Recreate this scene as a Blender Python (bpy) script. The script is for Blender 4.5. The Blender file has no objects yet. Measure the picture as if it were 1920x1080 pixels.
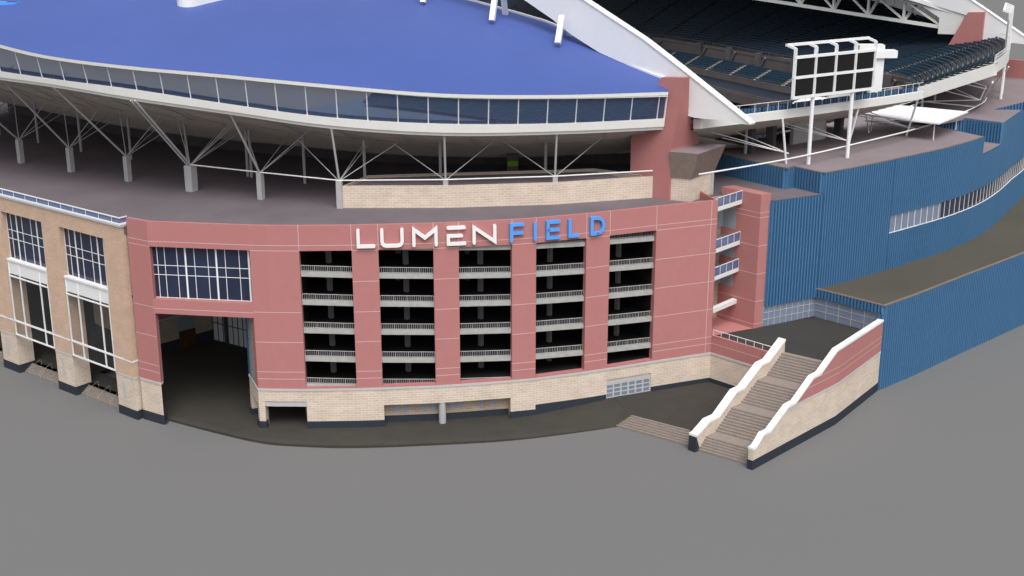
import bpy, bmesh, math, random
from math import sin, cos, pi, radians, sqrt, hypot, atan2
random.seed(7)
S = bpy.context.scene
COL = S.collection
# ------------------------------------------------------------------ camera
cam = bpy.data.cameras.new('camera'); camo = bpy.data.objects.new('camera', cam); COL.objects.link(camo)
camo.location = (0, 0, 61.43)
camo.rotation_euler = (radians(90 - 17.067), 0, 0)
cam.sensor_width = 36; cam.lens = 36 * 2393.2 / 1920; cam.clip_start = 1; cam.clip_end = 6000
S.camera = camo
# ------------------------------------------------------------------ world, sun, exposure
SUN_AZ, SUN_EL = radians(168), radians(56)      # azimuth clockwise from +Y
w = bpy.data.worlds.new('World'); S.world = w; w.use_nodes = True
nt = w.node_tree; bg = nt.nodes['Background']
sky = nt.nodes.new('ShaderNodeTexSky'); sky.sky_type = 'NISHITA'; sky.sun_disc = False
sky.sun_elevation = SUN_EL; sky.sun_rotation = SUN_AZ; sky.dust_density = 6; sky.air_density = 1; sky.ozone_density = 1
hs = nt.nodes.new('ShaderNodeHueSaturation'); hs.inputs['Saturation'].default_value = 0.14
nt.links.new(sky.outputs[0], hs.inputs['Color']); nt.links.new(hs.outputs[0], bg.inputs[0])
bg.inputs[1].default_value = 0.15
sl = bpy.data.lights.new('sun', 'SUN'); sl.energy = 1.35; sl.angle = radians(40); sl.color = (1, .97, .93)
slo = bpy.data.objects.new('sun', sl); COL.objects.link(slo)
slo.rotation_euler = (pi / 2 - SUN_EL, 0, pi - SUN_AZ)
S.view_settings.view_transform = 'Standard'; S.view_settings.look = 'None'; S.view_settings.gamma = 1
S.view_settings.exposure = 0.0
S.render.engine = 'CYCLES'
try:
    S.cycles.max_bounces = 6; S.cycles.diffuse_bounces = 4; S.cycles.transparent_max_bounces = 12
except Exception: pass

# ------------------------------------------------------------------ materials
MAT = {}
def mat(name, rgb, rough=.8, noise=.0, scale=.6, bump=0, metallic=0, spec=.25, emit=None):
    m = bpy.data.materials.new(name); m.use_nodes = True; n = m.node_tree; L = n.links
    b = n.nodes['Principled BSDF']
    b.inputs['Roughness'].default_value = rough; b.inputs['Metallic'].default_value = metallic
    b.inputs['Specular IOR Level'].default_value = spec
    tc = n.nodes.new('ShaderNodeTexCoord')
    nz = n.nodes.new('ShaderNodeTexNoise'); nz.inputs['Scale'].default_value = scale; nz.inputs['Detail'].default_value = 6
    nz.inputs['Roughness'].default_value = .65
    L.new(tc.outputs['Object'], nz.inputs['Vector'])
    mr = n.nodes.new('ShaderNodeMapRange'); mr.inputs[1].default_value = .3; mr.inputs[2].default_value = .7
    mr.inputs[3].default_value = 1 - noise; mr.inputs[4].default_value = 1 + noise
    L.new(nz.outputs[0], mr.inputs[0])
    mx = n.nodes.new('ShaderNodeVectorMath'); mx.operation = 'SCALE'; mx.inputs[0].default_value = rgb
    L.new(mr.outputs[0], mx.inputs['Scale']); L.new(mx.outputs[0], b.inputs['Base Color'])
    if bump:
        nb = n.nodes.new('ShaderNodeTexNoise'); nb.inputs['Scale'].default_value = 9; nb.inputs['Detail'].default_value = 4
        L.new(tc.outputs['Object'], nb.inputs['Vector'])
        bp = n.nodes.new('ShaderNodeBump'); bp.inputs['Strength'].default_value = bump; bp.inputs['Distance'].default_value = .05
        L.new(nb.outputs[0], bp.inputs['Height']); L.new(bp.outputs[0], b.inputs['Normal'])
    MAT[name] = m
    return m
def brickmat(name, c1, c2, mortar, bw, rh, ms=.03, mort_size=.02):
    m = bpy.data.materials.new(name); m.use_nodes = True; n = m.node_tree; L = n.links
    b = n.nodes['Principled BSDF']; b.inputs['Roughness'].default_value = .9; b.inputs['Specular IOR Level'].default_value = .15
    uv = n.nodes.new('ShaderNodeUVMap')
    br = n.nodes.new('ShaderNodeTexBrick'); br.inputs['Color1'].default_value = (*c1, 1); br.inputs['Color2'].default_value = (*c2, 1)
    br.inputs['Mortar'].default_value = (*mortar, 1); br.inputs['Scale'].default_value = 1
    br.inputs['Brick Width'].default_value = bw; br.inputs['Row Height'].default_value = rh
    br.inputs['Mortar Size'].default_value = mort_size; br.inputs['Mortar Smooth'].default_value = .3
    L.new(uv.outputs[0], br.inputs['Vector'])
    nz = n.nodes.new('ShaderNodeTexNoise'); nz.inputs['Scale'].default_value = .5; nz.inputs['Detail'].default_value = 5
    L.new(uv.outputs[0], nz.inputs['Vector'])
    mr = n.nodes.new('ShaderNodeMapRange'); mr.inputs[1].default_value = .3; mr.inputs[2].default_value = .7
    mr.inputs[3].default_value = .93; mr.inputs[4].default_value = 1.07; L.new(nz.outputs[0], mr.inputs[0])
    mx = n.nodes.new('ShaderNodeVectorMath'); mx.operation = 'SCALE'
    L.new(br.outputs['Color'], mx.inputs[0]); L.new(mr.outputs[0], mx.inputs['Scale']); L.new(mx.outputs[0], b.inputs['Base Color'])
    bp = n.nodes.new('ShaderNodeBump'); bp.inputs['Strength'].default_value = .4; bp.inputs['Distance'].default_value = .03
    bp.invert = True
    L.new(br.outputs['Fac'], bp.inputs['Height']); L.new(bp.outputs[0], b.inputs['Normal'])
    MAT[name] = m; return m
def glassmat(name, rgb, alpha, rough=.05, spec=.5):
    m = bpy.data.materials.new(name); m.use_nodes = True; n = m.node_tree; L = n.links
    b = n.nodes['Principled BSDF']; b.inputs['Base Color'].default_value = (*rgb, 1); b.inputs['Roughness'].default_value = rough
    b.inputs['Specular IOR Level'].default_value = spec
    tr = n.nodes.new('ShaderNodeBsdfTransparent'); mx = n.nodes.new('ShaderNodeMixShader')
    nz = n.nodes.new('ShaderNodeTexNoise'); nz.inputs['Scale'].default_value = .35
    tc = n.nodes.new('ShaderNodeTexCoord'); L.new(tc.outputs['Object'], nz.inputs['Vector'])
    mr = n.nodes.new('ShaderNodeMapRange'); mr.inputs[3].default_value = alpha - .05; mr.inputs[4].default_value = min(1, alpha + .05)
    L.new(nz.outputs[0], mr.inputs[0]); L.new(mr.outputs[0], mx.inputs[0])
    L.new(tr.outputs[0], mx.inputs[1]); L.new(b.outputs[0], mx.inputs[2]); L.new(mx.outputs[0], n.nodes['Material Output'].inputs[0])
    MAT[name] = m; return m
def seatmat(name, rgb, gap):
    m = bpy.data.materials.new(name); m.use_nodes = True; n = m.node_tree; L = n.links
    b = n.nodes['Principled BSDF']; b.inputs['Roughness'].default_value = .5
    uv = n.nodes.new('ShaderNodeUVMap')
    wv = n.nodes.new('ShaderNodeTexBrick'); wv.offset = 0
    wv.inputs['Color1'].default_value = (*rgb, 1); wv.inputs['Color2'].default_value = (*[c * 1.35 for c in rgb], 1)
    wv.inputs['Mortar'].default_value = (*[c * .12 for c in rgb], 1)
    wv.inputs['Scale'].default_value = 1; wv.inputs['Brick Width'].default_value = gap; wv.inputs['Row Height'].default_value = 50
    wv.inputs['Mortar Size'].default_value = gap * .16
    L.new(uv.outputs[0], wv.inputs['Vector']); L.new(wv.outputs[0], b.inputs['Base Color'])
    MAT[name] = m; return m
mat('ground', (.161, .162, .164), .95, .006, .02)
mat('paving', (.050, .047, .040), .9, .10, .35, .1)
mat('terrace', (.046, .045, .042), .9, .08, .3)
mat('pink', (.445, .190, .184), .85, .025, .8, .25)
mat('joint', (.62, .44, .42), .8)
mat('plinth', (.030, .038, .052), .7, .08, 1)
mat('cap', (.50, .50, .50), .8, .04, 1)
mat('white', (.82, .825, .84), .6, .02, .5)
mat('fascia', (.76, .76, .74), .7, .03, .5, .1)
mat('steel', (.46, .46, .46), .5, .03, 1)
mat('concrete', (.42, .42, .43), .85, .08, 1.2, .1)
mat('colgrey', (.22, .22, .22), .85, .08, 1)
mat('slab', (.40, .40, .385), .85, .12, 1.5, .2)
mat('deck', (.152, .130, .146), .9, .12, .12, .1)
mat('deckhall', (.24, .20, .215), .9, .08, .15)
mat('lowroof', (.085, .078, .062), .9, .10, .1)
mat('dark', (.012, .012, .013), .9)  # near-black that stands in for shade inside the floors and under ledges
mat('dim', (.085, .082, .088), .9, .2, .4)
mat('soffit', (.46, .41, .37), .9, .1, .6)
mat('steps', (.27, .23, .205), .9, .08, 1.5)
mat('roofblue', (.064, .106, .345), .55, .07, .035)  # broad tone noise stands in for the rippling sheen of the roof
mat('panelblue', (.060, .165, .315), .45, .05, .2, spec=.4)
mat('letterwhite', (.82, .82, .82), .5)
mat('letterblue', (.10, .34, .85), .5)
mat('brown', (.21, .165, .14), .9, .1, 2)
mat('doorwood', (.085, .040, .012), .6, .2, 2)
mat('screen', (.012, .012, .012), .35)
mat('metalgrey', (.30, .35, .40), .5, .05, 1)
mat('concourse', (.15, .13, .13), .9, .1, .3)
mat('seatstep', (.36, .33, .30), .9, .1, .5)
mat('seatstepdark', (.07, .065, .062), .9, .1, .5)  # darker copy of seatstep with the roof's shade put into the colour
mat('grass', (.05, .16, .02), .9, .15, .2)
mat('winblue', (.022, .030, .066), .12, .25, .15, spec=.5)
mat('winpale', (.20, .24, .33), .25, .06, .3, spec=.4)
mat('panebacklit', (.72, .76, .80), .2, .05, .3, spec=.5)  # pale colour stands in for outside light coming through the portal glazing
mat('floorcover', (.11, .15, .21), .8, .12, .08)
mat('winslate', (.30, .38, .50), .3)
mat('lime', (.22, .55, .03), .6)
mat('pebble', (.30, .32, .33), .9, .5, 3)
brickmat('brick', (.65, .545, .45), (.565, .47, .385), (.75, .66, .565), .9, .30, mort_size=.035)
brickmat('brickdim', (.46, .37, .29), (.39, .31, .24), (.55, .46, .37), .9, .30, mort_size=.035)  # darker copy of brick, shade of recesses and interiors put into the colour
brickmat('tan', (.66, .475, .36), (.595, .42, .315), (.53, .39, .30), .6, .26, mort_size=.035)
glassmat('glassband', (.06, .09, .18), .58, spec=.3)
glassmat('glassrail', (.13, .18, .36), .72)
glassmat('glassclear', (.25, .26, .27), .10)
seatmat('seatdark', (.012, .032, .062), .55)  # seat navy darkened to stand in for shade under the roof
seatmat('seatblue', (.011, .046, .085), .55)
seatmat('seatbright', (.03, .095, .20), .62)

# ------------------------------------------------------------------ mesh helpers
SPLIT = {'joint_line', 'brick_base', 'dark_plinth', 'stone_band', 'raised_strip', 'flat_roof', 'brick_body', 'inner_walls', 'inner_wall', 'roof_edging', 'pink_wall', 'brick_wall', 'steel_doors', 'flat_head', 'cornice', 'corrugated_wall', 'concrete_frame'}
class MB:
    def __init__(s): s.v = []; s.f = []; s.u = []
    def poly(s, pts, uv=None):
        k = len(s.v); s.v += [tuple(p) for p in pts]; s.f.append(tuple(range(k, k + len(pts))))
        s.u.append(uv if uv else [(p[0] * .7 + p[1] * .7, p[2]) for p in pts])
    def quad(s, a, b, c, d, uv=None): s.poly([a, b, c, d], uv)
    def prism(s, pl, z0, z1, top=True, bottom=True, z1f=None):
        n = len(pl); A = sum(pl[i][0] * pl[(i + 1) % n][1] - pl[(i + 1) % n][0] * pl[i][1] for i in range(n))
        if A < 0: pl = pl[::-1]
        d = 0
        for i in range(n):
            a, b = pl[i], pl[(i + 1) % n]; e = hypot(b[0] - a[0], b[1] - a[1])
            s.quad((a[0], a[1], z0), (b[0], b[1], z0), (b[0], b[1], z1), (a[0], a[1], z1), [(d, z0), (d + e, z0), (d + e, z1), (d, z1)])
            d += e
        if top: s.poly([(p[0], p[1], z1) for p in pl], [(p[0], p[1]) for p in pl])
        if bottom: s.poly([(p[0], p[1], z0) for p in pl[::-1]], [(p[0], p[1]) for p in pl[::-1]])
    def box8(s, P):     # P: 4 bottom ccw + 4 top
        a, b, c, d, e, f, g, h = P
        for q in ((d, c, b, a), (e, f, g, h), (a, b, f, e), (b, c, g, f), (c, d, h, g), (d, a, e, h)): s.quad(*q)
    def beam(s, a, b, w, h=None, up=(0, 0, 1)):
        h = h or w
        ax = [b[i] - a[i] for i in range(3)]; L = sqrt(sum(x * x for x in ax)) or 1; ax = [x / L for x in ax]
        if abs(sum(ax[i] * up[i] for i in range(3))) > .95: up = (0.78, -.62, 0)
        sx = [ax[1] * up[2] - ax[2] * up[1], ax[2] * up[0] - ax[0] * up[2], ax[0] * up[1] - ax[1] * up[0]]
        l = sqrt(sum(x * x for x in sx)); sx = [x / l for x in sx]
        sy = [sx[1] * ax[2] - sx[2] * ax[1], sx[2] * ax[0] - sx[0] * ax[2], sx[0] * ax[1] - sx[1] * ax[0]]
        P = []
        for q in (a, b):
            for (i, j) in ((-1, -1), (1, -1), (1, 1), (-1, 1)):
                P.append(tuple(q[k] + sx[k] * i * w / 2 + sy[k] * j * h / 2 for k in range(3)))
        s.box8([P[0], P[1], P[5], P[4], P[3], P[2], P[6], P[7]])
    def tube(s, a, b, r, n=8, r2=None):
        r2 = r if r2 is None else r2
        ax = [b[i] - a[i] for i in range(3)]; L = sqrt(sum(x * x for x in ax)) or 1; ax = [x / L for x in ax]
        up = (1, 0, 0) if abs(ax[2]) > .9 else (0, 0, 1)
        sx = [ax[1] * up[2] - ax[2] * up[1], ax[2] * up[0] - ax[0] * up[2], ax[0] * up[1] - ax[1] * up[0]]
        l = sqrt(sum(x * x for x in sx)); sx = [x / l for x in sx]
        sy = [ax[1] * sx[2] - ax[2] * sx[1], ax[2] * sx[0] - ax[0] * sx[2], ax[0] * sx[1] - ax[1] * sx[0]]
        R = []
        for q, rr in ((a, r), (b, r2)):
            R.append([tuple(q[k] + rr * (sx[k] * cos(2 * pi * i / n) + sy[k] * sin(2 * pi * i / n)) for k in range(3)) for i in range(n)])
        for i in range(n):
            j = (i + 1) % n; s.quad(R[0][i], R[0][j], R[1][j], R[1][i])
        s.poly(R[0][::-1]); s.poly(R[1])
    def pieces(s):
        n = len(s.f); B = []
        for f in s.f:
            P_ = [s.v[i] for i in f]; B.append(([min(p[k] for p in P_) for k in range(3)], [max(p[k] for p in P_) for k in range(3)]))
        par = list(range(n))
        def fd(i):
            while par[i] != i: par[i] = par[par[i]]; i = par[i]
            return i
        for i in range(n):
            for j in range(i + 1, n):
                g2 = 0
                for k in range(3):
                    q = max(0, B[i][0][k] - B[j][1][k], B[j][0][k] - B[i][1][k]); g2 += q * q
                if g2 < .0025: par[fd(i)] = fd(j)
        G = {}
        for i in range(n): G.setdefault(fd(i), []).append(i)
        return list(G.values())
    def build(s, name, m, parent=None, smooth=False, **tags):
        if name in SPLIT and 1 < len(s.f) < 1500:
            G = s.pieces()
            if len(G) > 1:
                out = []
                for g_ in G:
                    q = MB()
                    for i in g_: q.poly([s.v[j] for j in s.f[i]], s.u[i])
                    out.append(q._build(name, m, parent, smooth, **tags))
                return out[0]
        return s._build(name, m, parent, smooth, **tags)
    def _build(s, name, m, parent=None, smooth=False, **tags):
        me = bpy.data.meshes.new(name); me.from_pydata(s.v, [], s.f)
        ul = me.uv_layers.new(name='UVMap'); k = 0
        for f in s.u:
            for p in f: ul.data[k].uv = p; k += 1
        me.materials.append(MAT[m] if isinstance(m, str) else m)
        if smooth:
            for p in me.polygons: p.use_smooth = True
        if name == 'pavement':
            b_ = bmesh.new(); b_.from_mesh(me); bmesh.ops.remove_doubles(b_, verts=b_.verts, dist=.01); b_.to_mesh(me); b_.free()
            for p in me.polygons: p.use_smooth = abs(p.normal.z) > .8
        me.validate(); me.update()
        o = bpy.data.objects.new(name, me); COL.objects.link(o)
        if parent is not None:
            o.parent = parent
            o.matrix_parent_inverse = parent.matrix_basis.inverted()
        for a, b in tags.items(): o[a] = b
        return o
def thing(name, label, cat, loc=(0, 0, 0), group=None):
    o = bpy.data.objects.new(name, None); COL.objects.link(o); o.location = loc; o.empty_display_size = 1
    o['label'] = label; o['category'] = cat
    if group: o['group'] = group
    return o
def copy_tree(o, parent=None, off=(0, 0, 0)):
    c = o.copy(); COL.objects.link(c)
    if parent is not None: c.parent = parent
    else: c.location = tuple(o.location[i] + off[i] for i in range(3))
    for ch in list(o.children): copy_tree(ch, c)
    return c
class Path:
    def __init__(s, pts):
        s.p = [tuple(q[:2]) for q in pts]; s.c = [0]
        for a, b in zip(s.p, s.p[1:]): s.c.append(s.c[-1] + hypot(b[0] - a[0], b[1] - a[1]))
        s.L = s.c[-1]; s.sn = []
        for a, b in zip(s.p, s.p[1:]):
            l = hypot(b[0] - a[0], b[1] - a[1]); s.sn.append(((b[1] - a[1]) / l, -(b[0] - a[0]) / l))
        s.vn = []
        for i in range(len(s.p)):
            a = s.sn[max(0, i - 1)]; b = s.sn[min(len(s.sn) - 1, i)]
            m = (a[0] + b[0], a[1] + b[1]); l = hypot(*m); m = (m[0] / l, m[1] / l); k = 1 / max(.3, m[0] * a[0] + m[1] * a[1])
            s.vn.append((m[0] * k, m[1] * k))
    def pt(s, t, off=0, z=0):
        t = max(0, min(s.L, t))
        for i, c in enumerate(s.c):
            if abs(t - c) < 1e-4: return (s.p[i][0] + s.vn[i][0] * off, s.p[i][1] + s.vn[i][1] * off, z)
        for i in range(len(s.sn)):
            if s.c[i] <= t <= s.c[i + 1]:
                u = (t - s.c[i]) / (s.c[i + 1] - s.c[i]); a, b = s.p[i], s.p[i + 1]; n = s.sn[i]
                return (a[0] + (b[0] - a[0]) * u + n[0] * off, a[1] + (b[1] - a[1]) * u + n[1] * off, z)
    def s_of_x(s, x, axis=0):
        for i in range(len(s.sn)):
            a, b = s.p[i][axis], s.p[i + 1][axis]
            if min(a, b) - 1e-6 <= x <= max(a, b) + 1e-6: return s.c[i] + (x - a) / (b - a) * (s.c[i + 1] - s.c[i])
        return 0 if abs(x - s.p[0][axis]) < abs(x - s.p[-1][axis]) else s.L
    def breaks(s, a, b): return [a] + [c for c in s.c if a + 1e-4 < c < b - 1e-4] + [b]
    def strip(s, mb, a, b, z0, z1, off=0, back=None, top=True, bottom=True, ends=True):
        """wall strip along the path, front face at off; if back is given a solid of that depth"""
        br = s.breaks(a, b); f0 = z0 if callable(z0) else (lambda t: z0); f1 = z1 if callable(z1) else (lambda t: z1)
        for p, q in zip(br, br[1:]):
            uv = [(p, f0(p)), (q, f0(q)), (q, f1(q)), (p, f1(p))]
            mb.quad(s.pt(p, off, f0(p)), s.pt(q, off, f0(q)), s.pt(q, off, f1(q)), s.pt(p, off, f1(p)), uv)
            if back is not None:
                o2 = off - back
                mb.quad(s.pt(q, o2, f0(q)), s.pt(p, o2, f0(p)), s.pt(p, o2, f1(p)), s.pt(q, o2, f1(q)))
                if top: mb.quad(s.pt(p, off, f1(p)), s.pt(q, off, f1(q)), s.pt(q, o2, f1(q)), s.pt(p, o2, f1(p)), [(p, 0), (q, 0), (q, back), (p, back)])
                if bottom: mb.quad(s.pt(p, o2, f0(p)), s.pt(q, o2, f0(q)), s.pt(q, off, f0(q)), s.pt(p, off, f0(p)))
        if back is not None and ends:
            for t, sg in ((a, 1), (b, -1)):
                A, B = s.pt(t, off - back, f0(t)), s.pt(t, off, f0(t)); Cc, D = s.pt(t, off, f1(t)), s.pt(t, off - back, f1(t))
                uv = [(0, f0(t)), (back, f0(t)), (back, f1(t)), (0, f1(t))]
                mb.quad(*((A, B, Cc, D) if sg > 0 else (B, A, D, Cc)), uv)
    def facade(s, mb, a, b, z0, z1, holes, depth, off=0, skip_bottom_sill=False):
        """front sheet with rectangular holes and jambs of the given depth; holes (s0, s1, z0, z1)"""
        sb = sorted(set([round(x, 4) for x in s.breaks(a, b)] + [round(h[i], 4) for h in holes for i in (0, 1) if a < h[i] < b]))
        zb = sorted(set([z0, z1] + [round(h[i], 4) for h in holes for i in (2, 3) if z0 < h[i] < z1]))
        def hole(sm, zm): return any(h[0] < sm < h[1] and h[2] < zm < h[3] for h in holes)
        for p, q in zip(sb, sb[1:]):
            for y0, y1 in zip(zb, zb[1:]):
                if not hole((p + q) / 2, (y0 + y1) / 2):
                    mb.quad(s.pt(p, off, y0), s.pt(q, off, y0), s.pt(q, off, y1), s.pt(p, off, y1), [(p, y0), (q, y0), (q, y1), (p, y1)])
        for h in holes:
            s0, s1, y0, y1 = h; y0 = max(y0, z0); y1 = min(y1, z1)
            i = off - depth
            if y1 <= y0: continue
            mb.quad(s.pt(s0, off, y0), s.pt(s0, i, y0), s.pt(s0, i, y1), s.pt(s0, off, y1), [(0, y0), (depth, y0), (depth, y1), (0, y1)])
            mb.quad(s.pt(s1, i, y0), s.pt(s1, off, y0), s.pt(s1, off, y1), s.pt(s1, i, y1), [(0, y0), (depth, y0), (depth, y1), (0, y1)])
            br = s.breaks(s0, s1)
            for p, q in zip(br, br[1:]):
                if h[3] <= z1 - 1e-6: mb.quad(s.pt(p, off, y1), s.pt(p, i, y1), s.pt(q, i, y1), s.pt(q, off, y1))
                if h[2] >= z0 + 1e-6: mb.quad(s.pt(p, off, y0), s.pt(q, off, y0), s.pt(q, i, y0), s.pt(p, i, y0))

E1 = (-.783, .622); E2 = (.622, .783); C0 = (20.02, 158.54)
def W(a, b, z=0): return (C0[0] + a * E1[0] + b * E2[0], C0[1] + a * E1[1] + b * E2[1], z)
def rel(x, y): dx, dy = x - C0[0], y - C0[1]; return (dx * E1[0] + dy * E1[1], dx * E2[0] + dy * E2[1])
def lerp(a, b, t): return tuple(a[i] + (b[i] - a[i]) * t for i in range(len(a)))
def interp(tab, x):
    if x <= tab[0][0]: return tab[0][1]
    for (a, p), (b, q) in zip(tab, tab[1:]):
        if x <= b: return p + (q - p) * (x - a) / (b - a)
    return tab[-1][1]
def smooth_curve(pts, n=6):
    """Catmull-Rom through points of any dimension"""
    P = [pts[0]] + list(pts) + [pts[-1]]; out = []
    for i in range(1, len(P) - 2):
        p0, p1, p2, p3 = P[i - 1:i + 3]
        for k in range(n):
            t = k / n
            out.append(tuple(.5 * (2 * p1[j] + (p2[j] - p0[j]) * t + (2 * p0[j] - 5 * p1[j] + 4 * p2[j] - p3[j]) * t * t + (3 * p1[j] - p0[j] - 3 * p2[j] + p3[j]) * t ** 3) for j in range(len(p1))))
    out.append(tuple(pts[-1])); return out

# ================================================================== GROUND, PAVEMENT
g = MB(); g.poly([(-3000, -500, -.02), (3000, -500, -.02), (3000, 5000, -.02), (-3000, 5000, -.02)]); g.build('ground', 'ground', kind='structure')
pv = MB()
edge = smooth_curve([(-41.9, 144.6), (-35.8, 141.1), (-29.6, 138.0), (-24.9, 137.0), (-18.0, 136.6), (-8.1, 137.5), (0, 138.75), (7.6, 141.0), (12.72, 142.83)], 4)
def pz(x): return interp([(-60, .40), (-2, .42), (2.9, .62), (11.8, 1.34), (60, 1.36)], x)
def ez(x): return interp([(-60, .25), (-35, .28), (-8, .28), (0, .22), (7.6, .12), (12.7, .04)], x)
inner = [(-41.7, 175), (-36, 175), (-30, 175), (-24, 160), (-18, 160), (-8, 160), (0, 162), (7.6, 164), (14.62, 165)]
for i in range(len(edge) - 1):
    for k in range(8):
        def mid(e, t):
            x = e[0]; y = e[1] + (166 - e[1]) * t
            if k < 0: pass
            z = ez(x) + (pz(x) - ez(x)) * min(1, t * (166 - e[1]) / 6.0)
            return (x, y, z)
        a, b = edge[i], edge[i + 1]
        ts = [0, 1.5 / (166 - a[1]), 3 / (166 - a[1]), 6 / (166 - a[1]), .32, .45, .6, .8, 1.0]; tb = [0, 1.5 / (166 - b[1]), 3 / (166 - b[1]), 6 / (166 - b[1]), .32, .45, .6, .8, 1.0]
        pv.quad(mid(a, ts[k]), mid(b, tb[k]), mid(b, tb[k + 1]), mid(a, ts[k + 1]))
    a, b = edge[i], edge[i + 1]
    pv.quad((a[0], a[1], -.1), (b[0], b[1], -.1), (b[0], b[1], ez(b[0])), (a[0], a[1], ez(a[0])))
pv.poly([(-42.0, 143.3, .24), (-41.9, 144.6, .3), (-41.7, 149, .4), (-41.7, 175, .4), (-62, 178, .4), (-62, 172, .4), (-49.0, 157, .4), (-44.5, 148.5, .4)])
pv.poly([(-41.7, 165.9, .4), (-30, 165.9, .41), (-30, 176, .41), (-41.7, 176, .4)])
# right part of the pavement up to the small steps and the low wall
pv.poly([(12.72, 142.83, .04), (14.62, 143.19, 1.355), (12.72, 148.83, 1.35)])
rp = [(14.62, 143.19), (21.5, 138.2), (33.5, 150.5), (26.5, 158), (12.72, 166), (12.72, 148.83)]
pv.poly([(x, y, 1.36) for x, y in rp])
pv.build('pavement', 'paving', kind='structure', smooth=False)
# ================================================================== SMALL STEPS (left of the grand stair)
st = MB(); A0, A1 = (14.62, 143.19), (20.96, 138.67); B0, B1 = (12.64, 142.94), (20.74, 137.06)
for k in range(6):
    t0, t1 = k / 6, (k + 1) / 6; z = 1.36 - 1.36 * (k + 1) / 6 + 1.36 / 6 - .004 * (k == 0)
    a, b = lerp(A0, B0, t0), lerp(A1, B1, t0); c, d = lerp(A1, B1, t1), lerp(A0, B0, t1)
    st.quad((a[0], a[1], z + .004), (d[0], d[1], z + .004), (c[0], c[1], z + .004), (b[0], b[1], z + .004))
    st.quad((d[0], d[1], z - 1.36 / 6), (c[0], c[1], z - 1.36 / 6), (c[0], c[1], z + .004), (d[0], d[1], z + .004))
a, d = A0, B0
st.poly([(A0[0], A0[1], 0), (A0[0], A0[1], 1.36), (B0[0], B0[1], 0)])
sm = st.build('low_steps', 'steps'); sm['label'] = 'short flight of six brown steps from the grey ground up to the dark pavement'; sm['category'] = 'steps'

# ================================================================== CURVED PINK BUILDING
Wp = [(-45.26, 145.38), (-42.35, 143.55), (-30.19, 141.76), (-28.23, 141.59), (-24.46, 141.54), (-18.47, 141.75), (-15.42, 142.02), (-9.1, 142.66), (-6.19, 143.15),
      (0.0, 144.39), (2.85, 145.14), (8.89, 147.30), (11.78, 148.50), (17.64, 151.06), (24.65, 153.98), (25.52, 154.31)]
P = Path(Wp); X = P.s_of_x
TOP = 25.42
bld = thing('curved_building', 'curved salmon pink building with five bays of open floors above beige brick', 'building', (-8, 150, 0))
cols = [(-24.50, -18.47), (-15.42, -9.10), (-6.19, 0.0), (2.85, 8.89), (11.78, 17.64)]
holes = [(X(a), X(b), 5.62, 22.42) for a, b in cols]
holes += [(X(-42.25), X(-30.24), 15.98, 22.43)]
m = MB()
P.facade(m, X(-42.25), P.L, 5.42, TOP, holes + [(X(-42.25), X(-30.19), 0, 14.22)], .8)
P.facade(m, 0, X(-42.25), 5.42, TOP, [], .8)
# portal pier faces: left jamb and right jamb
P.strip(m, 0, P.L, TOP - .002, TOP, 0, .46, bottom=False)     # parapet top
m.build('pink_wall', 'pink', bld)
m = MB(); P.strip(m, 0, P.L, 23.5, TOP - .01, -.462); m2 = MB()
for i, f in enumerate(m.f): m2.poly([m.v[j] for j in f][::-1], m.u[i][::-1])
m2.build('parapet_inner_face', 'pink', bld)
# brick base with openings
m = MB()
P.facade(m, 0, X(-42.25), 0, 5.15, [], .8)
P.facade(m, X(-30.24), P.L, 0, 5.15, [(X(-29.5), X(-24.5), 0, 3.8), (X(-15.33), X(-.17), 0, 3.15), (X(11.8), X(17.53), 0, 3.85)], 1.3)
m.build('brick_base', 'brick', bld)
m = MB(); P.strip(m, 0, X(-42.2), 5.15, 5.42, .07, .6); P.strip(m, X(-30.24), P.L, 5.15, 5.42, .07, .6); m.build('stone_band', 'cap', bld)
m = MB()
P.strip(m, .02, X(-42.2), -.1, 1.2, .07, .9)
P.strip(m, X(-30.3), X(-29.4), -.1, 1.2, .1, .8)
P.strip(m, X(-24.56), X(-15.27), -.1, 1.25, .06, .5)
P.strip(m, X(-15.33), X(-.17), -.1, 1.25, -1.22, .3)
P.strip(m, X(-.22), X(2.87), -.1, 1.33, .06, .5)
P.strip(m, X(2.87), X(11.75), -.1, 1.93, .06, .5); P.strip(m, X(17.58), P.L, .5, 1.95, .06, .5)
m.build('dark_plinth', 'plinth', bld)
# recess behind the low opening: back wall, small windows, round column
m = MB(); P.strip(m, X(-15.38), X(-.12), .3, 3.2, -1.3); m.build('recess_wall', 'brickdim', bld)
for x in (-13.85, -12.75, -10.55, -9.45, -7.15, -6.1, -3.5, -2.2):
    m = MB(); s = X(x); P.strip(m, s - .24, s + .24, 1.7, 3.1, -1.24, .05); m.build('window', 'winslate', bld)
m = MB(); q = P.pt(X(-8.35), -.45, 0); m.tube((q[0], q[1], .3), (q[0], q[1], 3.16), .44, 20); m.build('round_column', 'concrete', bld, True)
m = MB(); P.strip(m, X(-29.5), X(-24.5), 3.12, 3.8, -.10, .5); m.build('lintel', 'cap', bld)
# underpass side wall and post
m = MB()
a = P.pt(X(-24.5), -.1, 0)
m.quad((a[0], a[1], 0), (-27.5, 156, 0), (-27.5, 156, 3.8), (a[0], a[1], 3.8), [(0, 0), (15, 0), (15, 3.8), (0, 3.8)])
m.build('underpass_wall', 'brickdim', bld)
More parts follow.
